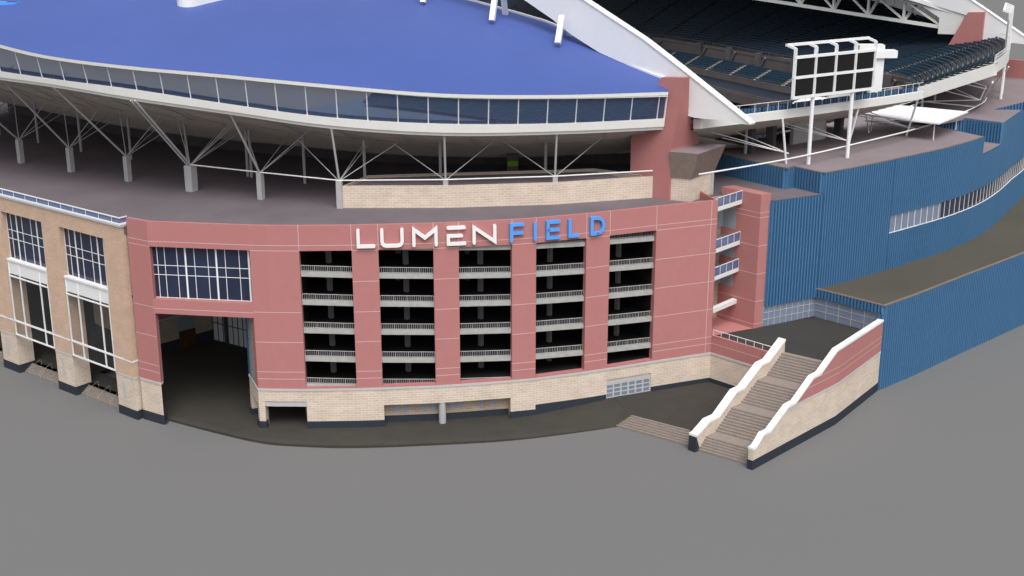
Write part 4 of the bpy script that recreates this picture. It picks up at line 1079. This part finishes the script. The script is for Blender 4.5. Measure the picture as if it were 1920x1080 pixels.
# left wall: cap line (s, z) measured along its left face
capL = [(-.05, 2.13), (.5, 2.2), (2.6, 3.15), (4.42, 3.12), (7.84, 5.27), (9.43, 5.29), (13.01, 7.33), (14.65, 7.35), (17.99, 9.27)]
nd = (.7210, -.6929)
def wallmesh(q, cap, th, zb, mbs, capm, parent, d=.0):
    m = MB(); u = 0
    for (s0, z0), (s1, z1) in zip(cap, cap[1:]):
        for off, fl in ((0, 1), (th, 0)):
            A_ = [q(s0, off, zb), q(s1, off, zb), q(s1, off, z1 - .25), q(s0, off, z0 - .25)]; uv = [(s0, zb), (s1, zb), (s1, z1 - .25), (s0, z0 - .25)]
            m.poly(A_[::-1] if fl else A_, uv[::-1] if fl else uv)
    s0, z0 = cap[0]; m.quad(q(s0, 0, zb), q(s0, th, zb), q(s0, th, z0 - .25), q(s0, 0, z0 - .25), [(0, zb), (th, zb), (th, z0), (0, z0)])
    s0, z0 = cap[-1]; m.quad(q(s0, th, zb), q(s0, 0, zb), q(s0, 0, z0 - .25), q(s0, th, z0 - .25), [(0, zb), (th, zb), (th, z0), (0, z0)])
    m.build('brick_body', mbs, parent)
    m = MB(); e = .07
    for (s0, z0), (s1, z1) in zip(cap, cap[1:]):
        m.box8([q(s0, -e, z0 - .25), q(s0, th + e, z0 - .25), q(s1, th + e, z1 - .25), q(s1, -e, z1 - .25), q(s0, -e, z0), q(s0, th + e, z0), q(s1, th + e, z1), q(s1, -e, z1)])
    m.build('white_coping', 'letterwhite', parent)
o1 = thing('stair_wall', 'left brick parapet wall of the grand stair with stepped white coping', 'wall', (20.6, 136.1, 0))
q1 = lambda s, off, z: (20.55 + sd[0] * s + nd[0] * off, 136.12 + sd[1] * s + nd[1] * off, z)
wallmesh(q1, capL, .92, 0, 'brick', 'white', o1)
m = MB(); m.box8([q1(-.12, -.04, -.1), q1(-.12, .96, -.1), q1(.9, .96, -.1), q1(.9, -.04, -.1), q1(-.12, -.04, 1.86), q1(-.12, .96, 1.86), q1(.02, .96, 1.86), q1(.02, -.04, 1.86)]); m.build('dark_end_pier', 'plinth', o1)
o2 = thing('stair_wall', 'long right brick and pink parapet wall of the grand stair reaching the blue hall', 'wall', (27, 131, 0))
R0 = (26.95, 130.76)
capR = [(-.1, 2.62), (.5, 2.68), (1.9, 3.79), (3.2, 3.74), (6.75, 5.73), (8.3, 5.75), (11.9, 7.85), (13.45, 7.88), (17.0, 9.9)]
th = .62
def q2(s, off, z):      # bends where the wall turns toward the hall
    if s <= 17.81: b = (R0[0] + sd[0] * s, R0[1] + sd[1] * s); n_ = (-.7210, .6929)
    else: t = s - 17.81; b = (39.29 + .5933 * t, 143.60 + .8050 * t); n_ = (-.8050, .5933)
    return (b[0] + n_[0] * off, b[1] + n_[1] * off, z)
S2 = 17.81 + 13.75
def capz(s): return interp(capR + [(17.81, 9.95), (S2, 9.72)], s)
ss = sorted(set([p[0] for p in capR] + [17.81, S2] + [6.4, 9.0, 22, 26]))
def band(zlo, zhi, mt, nm, a=-.1, out=0.0, inside=False):
    m = MB()
    for s0, s1 in zip(ss, ss[1:]):
        if s1 <= a: continue
        s0 = max(s0, a)
        h0, h1 = min(zhi, capz(s0) - .25), min(zhi, capz(s1) - .25)
        if h0 <= zlo and h1 <= zlo: continue
        h0, h1 = max(h0, zlo), max(h1, zlo)
        m.poly([q2(s0, -out, zlo), q2(s1, -out, zlo), q2(s1, -out, h1), q2(s0, -out, h0)], [(s0, zlo), (s1, zlo), (s1, h1), (s0, h0)])
        if inside: m.poly([q2(s1, th + out, zlo), q2(s0, th + out, zlo), q2(s0, th + out, h0), q2(s1, th + out, h1)], [(s1, zlo), (s0, zlo), (s0, h0), (s1, h1)])
    if inside:
        s0 = ss[0]; m.poly([q2(s0, th, zlo), q2(s0, 0, zlo), q2(s0, 0, capz(s0) - .25), q2(s0, th, capz(s0) - .25)], [(0, 0), (th, 0), (th, 2.4), (0, 2.4)])
    return m.build(nm, mt, o2)
band(0, 5.18, 'brick', 'brick_body', inside=True); band(5.42, 9.75, 'pink', 'pink_upper_band'); band(5.18, 9.75, 'brick', 'inner_brick_face', out=-.02, inside=False)
m = MB()
for s0, s1 in zip(ss, ss[1:]):
    if s0 < 6: continue
    m.poly([q2(s1, th, 5.1), q2(s0, th, 5.1), q2(s0, th, capz(s0) - .2), q2(s1, th, capz(s1) - .2)], [(s1, 5), (s0, 5), (s0, 9), (s1, 9)])
m.build('inner_upper_face', 'brick', o2)
m = MB()
for s0, s1 in zip(ss, ss[1:]):
    if s1 < 6.5: continue
    s0 = max(s0, 6.45)
    m.box8([q2(s0, -.05, 5.18), q2(s0, .1, 5.18), q2(s1, .1, 5.18), q2(s1, -.05, 5.18), q2(s0, -.05, 5.42), q2(s0, .1, 5.42), q2(s1, .1, 5.42), q2(s1, -.05, 5.42)][0:8])
m.build('stone_band', 'cap', o2)
m = MB(); e = .08
for s0, s1 in zip(ss, ss[1:]):
    z0, z1 = capz(s0), capz(s1)
    m.box8([q2(s0, -e, z0 - .28), q2(s1, -e, z1 - .28), q2(s1, th + e, z1 - .28), q2(s0, th + e, z0 - .28), q2(s0, -e, z0), q2(s1, -e, z1), q2(s1, th + e, z1), q2(s0, th + e, z0)])
m.build('white_coping', 'letterwhite', o2)
m = MB()
pss = [-.15, 4, 8, 12, 17.81, 22, 26, S2]
def plz(s): return 1.12 + .0 * s
for s0, s1 in zip(pss, pss[1:]):
    m.box8([q2(s0, -.06, -.1), q2(s1, -.06, -.1), q2(s1, th + .06, -.1), q2(s0, th + .06, -.1), q2(s0, -.06, plz(s0)), q2(s1, -.06, plz(s1)), q2(s1, th + .06, plz(s1)), q2(s0, th + .06, plz(s0))])
m.build('dark_plinth', 'plinth', o2)
m = MB()
for z in (6.66, 7.45):
    a = 10.3 if z < 7 else 11.7
    for s0, s1 in zip(ss, ss[1:]):
        if s1 <= a: continue
        s0 = max(s0, a); m.poly([q2(s0, -.012, z), q2(s1, -.012, z), q2(s1, -.012, z + .07), q2(s0, -.012, z + .07)])
m.build('joint_line', 'joint', o2)

# ================================================================== BLUE CORRUGATED HALL
hall = thing('blue_hall', 'huge blue corrugated metal hall with stepped flat roofs on the right', 'building', (60, 190, 0))
def corrugated(mb, path, s0, s1, z0, z1, pitch=.5, dep=.3, z1f=None):
    s = s0; ph = 0
    f0 = z0 if callable(z0) else (lambda t: z0); f1 = z1 if callable(z1) else (lambda t: z1)
    prof_ = [(0, 0), (.30, 0), (.44, dep), (.86, dep)]
    pts = []
    k = 0
    while s0 + k * pitch < s1:
        for u, d in prof_:
            t = s0 + (k + u) * pitch
            if t < s1: pts.append((t, d))
        k += 1
    pts.append((s1, 0))
    for (a, da), (b, db) in zip(pts, pts[1:]):
        mb.quad(path.pt(a, da, f0(a)), path.pt(b, db, f0(b)), path.pt(b, db, f1(b)), path.pt(a, da, f1(a)), [(a, f0(a)), (b, f0(b)), (b, f1(b)), (a, f1(a))])
big = smooth_curve([(40.35, 162.3), (46.6, 166.95), (54.0, 173.0), (62.5, 180.3), (69.9, 188.1), (76.1, 196.6), (82.2, 206.6), (86.8, 213.9), (90.8, 222.0), (94.2, 232), (96, 246), (96, 262)], 4)
BG = Path(big); sx = lambda x: BG.s_of_x(x)
def topz(s):
    x = BG.pt(s)[0]; return 27.2
sB1, sB2, sB3 = sx(70.2), sx(76.3), sx(86.6)
def hallwall(a, b, z1):
    m = MB(); corrugated(m, BG, a, b, 11.5, z1); m.build('corrugated_wall', 'panelblue', hall)
wz0, wz1 = 16.85, 19.25; sw0, sw1 = sx(52.0), sx(88.6)
def wallpart(a, b, zt):
    # leave the ribbon window out of the sheet
    for p, q, z0, z1 in ((a, b, 11.5, wz0), (a, b, wz1 + .9 * 0, zt)):
        m = MB(); corrugated(m, BG, p, q, z0, z1); m.build('corrugated_wall', 'panelblue', hall)
m = MB(); corrugated(m, BG, 0, sw0, 11.5, 27.2); m.build('corrugated_wall', 'panelblue', hall)
wallpart(sw0, sB1, 27.2); wallpart(sB1, sB2, 24.5); wallpart(sB2, sB3, 27.85)
wallpart(sB3, BG.L - 4, 26.5)
# ribbon window
m = MB(); BG.strip(m, sw0, sw1, wz0 - .05, wz1, .02); rwin = m.build('ribbon_window', 'winblue', hall)
m = MB(); BG.strip(m, sw0, sx(62.0), wz0, wz1, .05); m.build('pale_pane', 'winpale', rwin)
m = MB(); n = int((sw1 - sw0) / 1.55)
for k in range(n + 1): s = sw0 + (sw1 - sw0) * k / n; BG.strip(m, s - .035, s + .035, wz0, wz1, .12, .06)
BG.strip(m, sw0, sw1, wz0 - .08, wz0 + .03, .30, .12); m.build('window_bars', 'white', rwin)
# left faces of the tall part: along the deck, with the set-back step
HL = Path([(24.0, 176.5), (28.2, 173.9), (35.95, 165.05), (37.35, 166.55), (40.35, 162.3)])
HL = Path([(26.0, 179.0), (36.1, 165.2), (37.4, 166.5), (40.35, 162.3)])
m = MB(); corrugated(m, HL, 0, HL.c[1], 24.3, 27.2); corrugated(m, HL, HL.c[1], HL.c[2], 24.3, 27.2); corrugated(m, HL, HL.c[2], HL.L, 24.3, 27.2); m.build('corrugated_wall', 'panelblue', hall)
FW = Path([(32.0, 157.7), (40.5, 162.38)])
m = MB(); corrugated(m, FW, .9, FW.L, 10.4, 24.36); m.build('corrugated_wall', 'panelblue', hall)
# roofs
m = MB()
hr = [(40.35, 162.3)] + [BG.pt(s)[:2] for s in [sx(v) for v in (44, 48, 52, 56, 60, 64, 67)]] + [BG.pt(sB1)[:2]] + [(66.0, 197.2)] + [W(-6, 78)[:2], W(6, 60)[:2], W(4, 35)[:2], (26.0, 179.0), (36.1, 165.2), (37.4, 166.5)]
m.prism(hr, 26.9, 27.2, bottom=False); m.build('flat_roof', 'deckhall', hall)
m = MB(); m.prism([BG.pt(s)[:2] for s in (sB1, (sB1 + sB2) / 2, sB2)] + [(71.5, 202.0), (63, 204), (66, 196.5)], 24.2, 24.5, bottom=False); m.build('flat_roof', 'deckhall', hall)
r3 = [BG.pt(sB2)[:2]] + [BG.pt(sx(v))[:2] for v in (79, 81)] + [(80.8, 210.4)] + [W(-6, 125)[:2], W(0, 112)[:2], (64.5, 197.5), (71.78, 201.57)]
m = MB(); m.prism([BG.pt(sB2)[:2], BG.pt((sB2 + sB3) / 2)[:2], BG.pt(sB3)[:2], (100, 240), (110, 290), W(10, 125)[:2], W(8, 80)[:2], (62.5, 199.5), (66.0, 196.6), (71.78, 201.4)], 27.5, 27.85, bottom=False); m.build('flat_roof', 'deckhall', hall)
SP = Path([(62.8, 200.5), (65.96, 196.6), (71.78, 201.57), BG.pt(sB2)[:2]])
SP = Path([(55, 191.0), BG.pt(sB2, -.1)[:2]]) if False else Path([(61.5, 201.5), (66.0, 199.0), BG.pt(sB2, 0)[:2]])
a_ = W(-8, 66)
SP = Path([(60.0, 199.5), (71.8, 201.5), BG.pt(sB2, 0)[:2]])
m = MB(); corrugated(m, SP, 0, SP.L, 24.4, 27.84); m.build('corrugated_wall', 'panelblue', hall)
m = MB(); TT = Path([(79.4, 209.6), (88.2, 209.2)]); corrugated(m, TT, 0, TT.L, 26.9, lambda t: 27.9 + 2.3 * t / TT.L); m.build('roof_monitor', 'panelblue', hall)
S3 = Path([(60, 190), (64, 190.5), BG.pt(sB1, 0)[:2]])
# low front block
V2 = (47.45, 154.85); LW0 = Path([(40.33, 162.45), V2, (52.8, 159.55), (63.3, 169.4), (77.5, 182.5), (112, 214.5)])
c1 = LW0.c[1]
m = MB(); corrugated(m, LW0, 0, c1, 10.4, 11.55); corrugated(m, LW0, c1 - .75, c1, 7.5, 10.41); corrugated(m, LW0, c1, LW0.L, -.1, 11.55); m.build('corrugated_wall', 'panelblue', hall)
m = MB(); m.poly([(*p, 11.5) for p in ([V2, (52.8, 159.55), (63.3, 169.4), (77.5, 182.5), (112, 214.5), (140, 262), (100, 264)] + [BG.pt(s)[:2] for s in [BG.L - 6 - k * 8 for k in range(14) if BG.L - 6 - k * 8 > 0]] + [(40.4, 162.35)])]); m.build('low_roof', 'lowroof', hall)
m = MB(); LW0.strip(m, 0, LW0.L, 11.5, 11.62, .2, .35); BG.strip(m, 0, sB1, 27.15, 27.27, .2, .3); HL.strip(m, 0, HL.L, 27.15, 27.27, .2, .3); m.build('roof_edging', 'brown', hall)
# glazed ground strips at terrace level
def glazed(path, a, b, z0, z1, off, nv, nh, parent):
    m = MB(); path.strip(m, a, b, z0, z1, off); wo = m.build('terrace_window', 'winpale', parent)
    m = MB()
    for k in range(nv + 1): s = a + (b - a) * k / nv; path.strip(m, max(a, s - .03), min(b, s + .03), z0, z1, off + .04, .03)
    for k in range(1, nh): z = z0 + (z1 - z0) * k / nh; path.strip(m, a, b, z - .03, z + .03, off + .05, .03)
    m.build('glazing_bars', 'cap', wo)
glazed(LW0, 0.0, c1 - .8, 7.6, 10.4, -.05, 5, 3, hall)
glazed(FW, .8, FW.L, 7.6, 10.4, -.05, 9, 3, hall)

# ================================================================== SCOREBOARDS
def scoreboard(mirror, label):
    # built in plan from the two posts; the far one is the mirror image about the middle of the bowl
    def T(x, y, z):
        if not mirror: return (x, y, z)
        a, b = rel(x, y); return W(a, 116 - b, z)
    A_, B_ = (39.67, 167.8), (45.97, 172.16); d = (B_[0] - A_[0], B_[1] - A_[1]); l = hypot(*d); d = (d[0] / l, d[1] / l); nrm = (d[1], -d[0])
    def q(u, o, z): return T(A_[0] + d[0] * u + nrm[0] * o, A_[1] + d[1] * u + nrm[1] * o, z)
    o = thing('scoreboard', label, 'scoreboard', q(3, 0, 27.2))
    u0, u1 = -4.05, 11.35; zs = [36.4, 39.0, 41.6]; us = [u0 + (u1 - u0) * k / 4 for k in range(5)]
    for u in (0, l):
        m = MB(); m.tube(q(u, -.15, 27.15), q(u, -.15, 42.5), .27, 12); m.build('post', 'white', o)
    m = MB(); m.tube(q(-.1, -1.6, 27.15), q(0, -.3, 36), .13, 8) if False else None
    m = MB()
    for k, u in enumerate(us): m.beam(q(u, .1, 36.45), q(u, .1, 42.75), .35, .35); m.beam(q(u, .1, 42.7), q(u - .3, -1.1, 43.1), .3, .3)
    for z in zs: m.beam(q(u0 - .2, .1, z), q(u1 + .2, .1, z), .35, .35)
    m.beam(q(u0 - .5, -1.1, 43.1), q(u1 - .1, -1.1, 43.1), .34, .34)
    m.build('white_frame', 'white', o)
    for i in range(4):
        for j in range(2):
            m = MB(); a, b = us[i] + .22, us[i + 1] - .22; z0, z1 = zs[j] + .22, zs[j + 1] - .22
            m.box8([q(a, -.12, z0), q(a, .14, z0), q(b, .14, z0), q(b, -.12, z0), q(a, -.12, z1), q(a, .14, z1), q(b, .14, z1), q(b, -.12, z1)])
            m.build('screen_panel', 'screen', o)
    return o
scoreboard(False, 'large scoreboard of eight black screens in a white frame on two tall posts')
scoreboard(True, 'distant narrow scoreboard seen edge on at the top right')

# ================================================================== END TIER BY THE SCOREBOARD (white fascia, bright seats, struts)
end = thing('end_terrace', 'end terrace with white fascia and bright blue seats behind the scoreboard posts', 'stand', W(-9, 22, 27.2))
rim = smooth_curve([(-2.2, 3.2, 33.35), (-6.0, 14, 33.5), (-8.6, 22, 33.5), (-10.9, 30, 33.45), (-13.0, 37.5, 33.4), (-14.7, 44.8, 33.35)], 5)
nR = len(rim); RW = [W(*p) for p in rim]
def rin(i, d, z): n_ = outv(i, rim); return W(rim[i][0] + n_[0] * d, rim[i][1] + n_[1] * d, z)
s_ = outv(3, rim); sgR = 1 if s_[0] > 0 else -1      # +d goes inward (toward the field, +e1)
ri = lambda i, d, z: rin(i, d * sgR, z)
m = MB()
sheet(m, lambda i: ri(i, 0, 33.4), lambda i: ri(i, -.05, 34.5), nR, 1); sheet(m, lambda i: ri(i, -.05, 34.5), lambda i: ri(i, .5, 34.5), nR, 1)
sheet(m, lambda i: ri(i, .5, 34.5), lambda i: ri(i, .5, 34.0), nR, 1)
for i in (0, nR - 1): m.quad(ri(i, 0, 33.4), ri(i, -.05, 34.5), ri(i, 1.4, 34.5), ri(i, 1.4, 33.2))
m.build('white_fascia', 'fascia', end)
m = MB()
for k in range(14):
    t0, t1 = k / 14, (k + 1) / 14; D, Z = 17.0, 6.0
    sheet(m, lambda i: ri(i, D * t0, 33.4 - Z * t0), lambda i: ri(i, D * t1, 33.4 - Z * t1 + .25), nR, 1)
    sheet(m, lambda i: ri(i, D * t1, 33.4 - Z * t1 + .25), lambda i: ri(i, D * t1, 33.4 - Z * t1), nR, 1)
m.build('soffit', 'soffit', end)
eo = [ri(i, .6, 34.2) for i in range(nR)]; ei = [ri(i, 14, 29.6) for i in range(nR)]
rows(end, eo, ei, 12, .4, 'seatbright', 'seatstep', sg=1 if sgR > 0 else -1, aisle=5.6, gap=.35, seath=.95)
m = MB()
for i in range(nR - 1):
    m.beam(ri(i, .15, 35.75), ri(i + 1, .15, 35.75), .06)
    for k in range(1): q = lerp(ri(i, .15, 34.5), ri(i + 1, .15, 34.5), k / 2); m.beam(q, (q[0], q[1], 35.75), .05)
m.build('white_guard_rail', 'white', end)
nodes = [(-5.9, 5, None), (-7.3, 18.0, (-6.8, 16.5)), (-9.9, 31.3, (-10.9, 31.2)), (-12.0, 47.5, (-14.3, 44.0))]
for k, (a, b, tt) in enumerate(nodes[1:]):
    m = MB(); m.tube(W(a + .3, b, 27.2), W(tt[0], tt[1], 33.5), .16, 8); m.build('leaning_strut', 'white', end)
    m = MB(); z_ = 28.6
    Bp = W(a, b, z_)
    for (ea, eb, ez_) in ((2, b - 7, 31.6), (1, b - 2, 31.0), (2.0, b - 4, 30.4)): m.tube(Bp, W(a + 6 + ea, eb, ez_), .07, 6)
    m.build('bracing', 'white', end)
for e_, f_ in ((.6, 20.7), (-2.8, 38.5)):
    m = MB(); m.tube(W(e_, f_, 27.2), W(e_, f_, 31.4), .22, 10); m.build('round_column', 'steel', end)
m = MB(); tp_ = smooth_curve([(-5.0, -1.5, 28.7), (-7.5, 8, 28.65), (-9.6, 18, 28.6), (-11.5, 31.3, 28.6), (-13.4, 47.5, 28.6), (-13.6, 62, 28.6), (-12.6, 77, 28.6), (-11.0, 84, 28.6)], 4)
for a, b in zip(tp_, tp_[1:]): m.tube(W(*a), W(*b), .10, 8)
m.build('tie_rail', 'white', end)
# far corner struts
fs = thing('corner_struts', 'white raking struts and columns under the far corner of the stand', 'strut frame', W(-11, 80, 27.2))
for (a, b, c, d, z) in ((-11.0, 80.7, -16.4, 69.5, 33.2), (-10.6, 81.6, -16.1, 70.5, 33.2), (-7.3, 94.6, -11.6, 92, 33.1)):
    m = MB(); m.tube(W(a, b, 27.2), W(c, d, z), .15, 8); m.build('raking_strut', 'white', fs)
for a, b in ((-5.0, 70.5), (-3.4, 80.5)):
    m = MB(); m.tube(W(a, b, 27.2), W(a, b, 31.5), .2, 8); m.build('round_column', 'white', fs)
m = MB()
for a, b in (((-11, 80.7, 28.6), (-5, 70.5, 29.0)), ((-11, 80.7, 28.6), (-5.6, 68.5, 32)), ((-11, 80.7, 28.6), (-4, 80.5, 31)), ((-9.5, 88, 29.5), (-5, 78, 32)), ((-5, 70.5, 29), (-12.8, 73, 28.6)), ((-7.3, 94.6, 29), (-4, 84, 32)), ((-7.3, 94.6, 29), (-11, 80.7, 28.6)), ((-5, 70.5, 29), (-5, 62, 28.7))):
    m.tube(W(*a), W(*b), .09, 6)
m.build('bracing', 'white', fs)
# white canopy slab
cn = thing('canopy', 'flat bright white canopy slab on thin rods between the two end stands', 'canopy', W(-11, 52, 30))
m = MB(); m.prism([W(-4.0, 50)[:2], W(-5.2, 58.3)[:2], W(-16.7, 58.8)[:2], W(-17.1, 45.7)[:2], W(-10.6, 45.8)[:2], W(-3.8, 47)[:2]], 29.8, 30.0); m.build('canopy_slab', 'letterwhite', cn)
m = MB()
for a, b in ((-6, 57), (-15.5, 57.5), (-16, 47), (-6, 48)): m.tube(W(a, b, 27.2), W(a, b, 29.7), .09, 6)
m.tube(W(-9, 40, 28.6), W(-4, 50, 29.8), .09, 6); m.tube(W(-4, 50, 28.4), W(-13.6, 47, 28.6), .09, 6); m.tube(W(-4, 50, 28.4), W(-13.8, 54, 28.6), .09, 6)
m.build('support_rods', 'white', cn)
# white tower with flat head behind the scoreboard, dome roof and pale box
tw = thing('concrete_tower', 'slim white tower with a broad flat head just right of the scoreboard', 'tower', (48, 200, 27))
tx, ty = 63.2, 214.0
m = MB(); m.prism([(59.9, ty), (61.9, ty), (61.9, ty + 1.6), (59.9, ty + 1.6)], 20, 35.9); m.build('shaft', 'white', tw)
m = MB(); m.prism([(58.5, ty - .5), (63.9, ty - .5), (63.9, ty + 1.6), (58.5, ty + 2.6)], 35.75, 36.95); m.prism([(57.6, ty - .2), (61.8, ty - .2), (61.8, ty + 2), (57.6, ty + 2)], 36.95, 37.85); m.build('flat_head', 'white', tw)
dm = thing('dome_roof', 'low white domed roof between the scoreboard posts', 'roof', (50, 200, 31))
m = MB(); nn_ = 14
for i in range(nn_):
    for j in range(5):
        def dp(a, b): th_ = 2 * pi * a / nn_; ph_ = pi / 2 * b / 5; return (51.4 + 5.0 * cos(th_) * cos(ph_), 214 + 3 * sin(th_) * cos(ph_), 27.3 + 1.9 * sin(ph_))
        m.quad(dp(i, j), dp(i + 1, j), dp(i + 1, j + 1), dp(i, j + 1))
m.build('dome_shell', 'white', dm, True)
bx = thing('pale_box', 'pale grey box room behind the second scoreboard post', 'room', (58, 210, 27))
m = MB(); m.prism([(53.2, 214.2), (57.4, 214.2), (57.4, 216), (53.2, 216)], 27, 30.0); m.build('box_wall', 'cap', bx)
pb = thing('grey_service_block', 'light grey block beneath the end terrace between dark piers', 'room', W(-3, 33, 27.2))
m = MB(); m.prism([W(-1.5, 31)[:2], W(-3, 38)[:2], W(-2.4, 38.1)[:2], W(-.9, 31.1)[:2]], 27.2, 31.2); m.build('block_wall', 'cap', pb)
for a, b in ((-1.0, 25), (.4, 21.5), (-3.4, 42)):
    m = MB(); q = W(a, b); m.beam((q[0], q[1], 27.2), (q[0], q[1], 31), 1.1, 1.1); m.build('dark_pier', 'dim', pb)
# pink wall far right
fp = thing('far_pink_wall', 'long low salmon pink wall at the right edge beyond the light mast', 'wall', W(-6, 118, 27))
m = MB(); FPp = Path([W(1, 112)[:2], W(-2, 118)[:2], W(-34, 122)[:2]]); FPp = Path([W(3, 117.4)[:2], W(-40, 119)[:2]])
FPp.strip(m, 0, FPp.L, 27.3, 31.3, 0, 1.0); m.build('pink_slab', 'pink', fp)
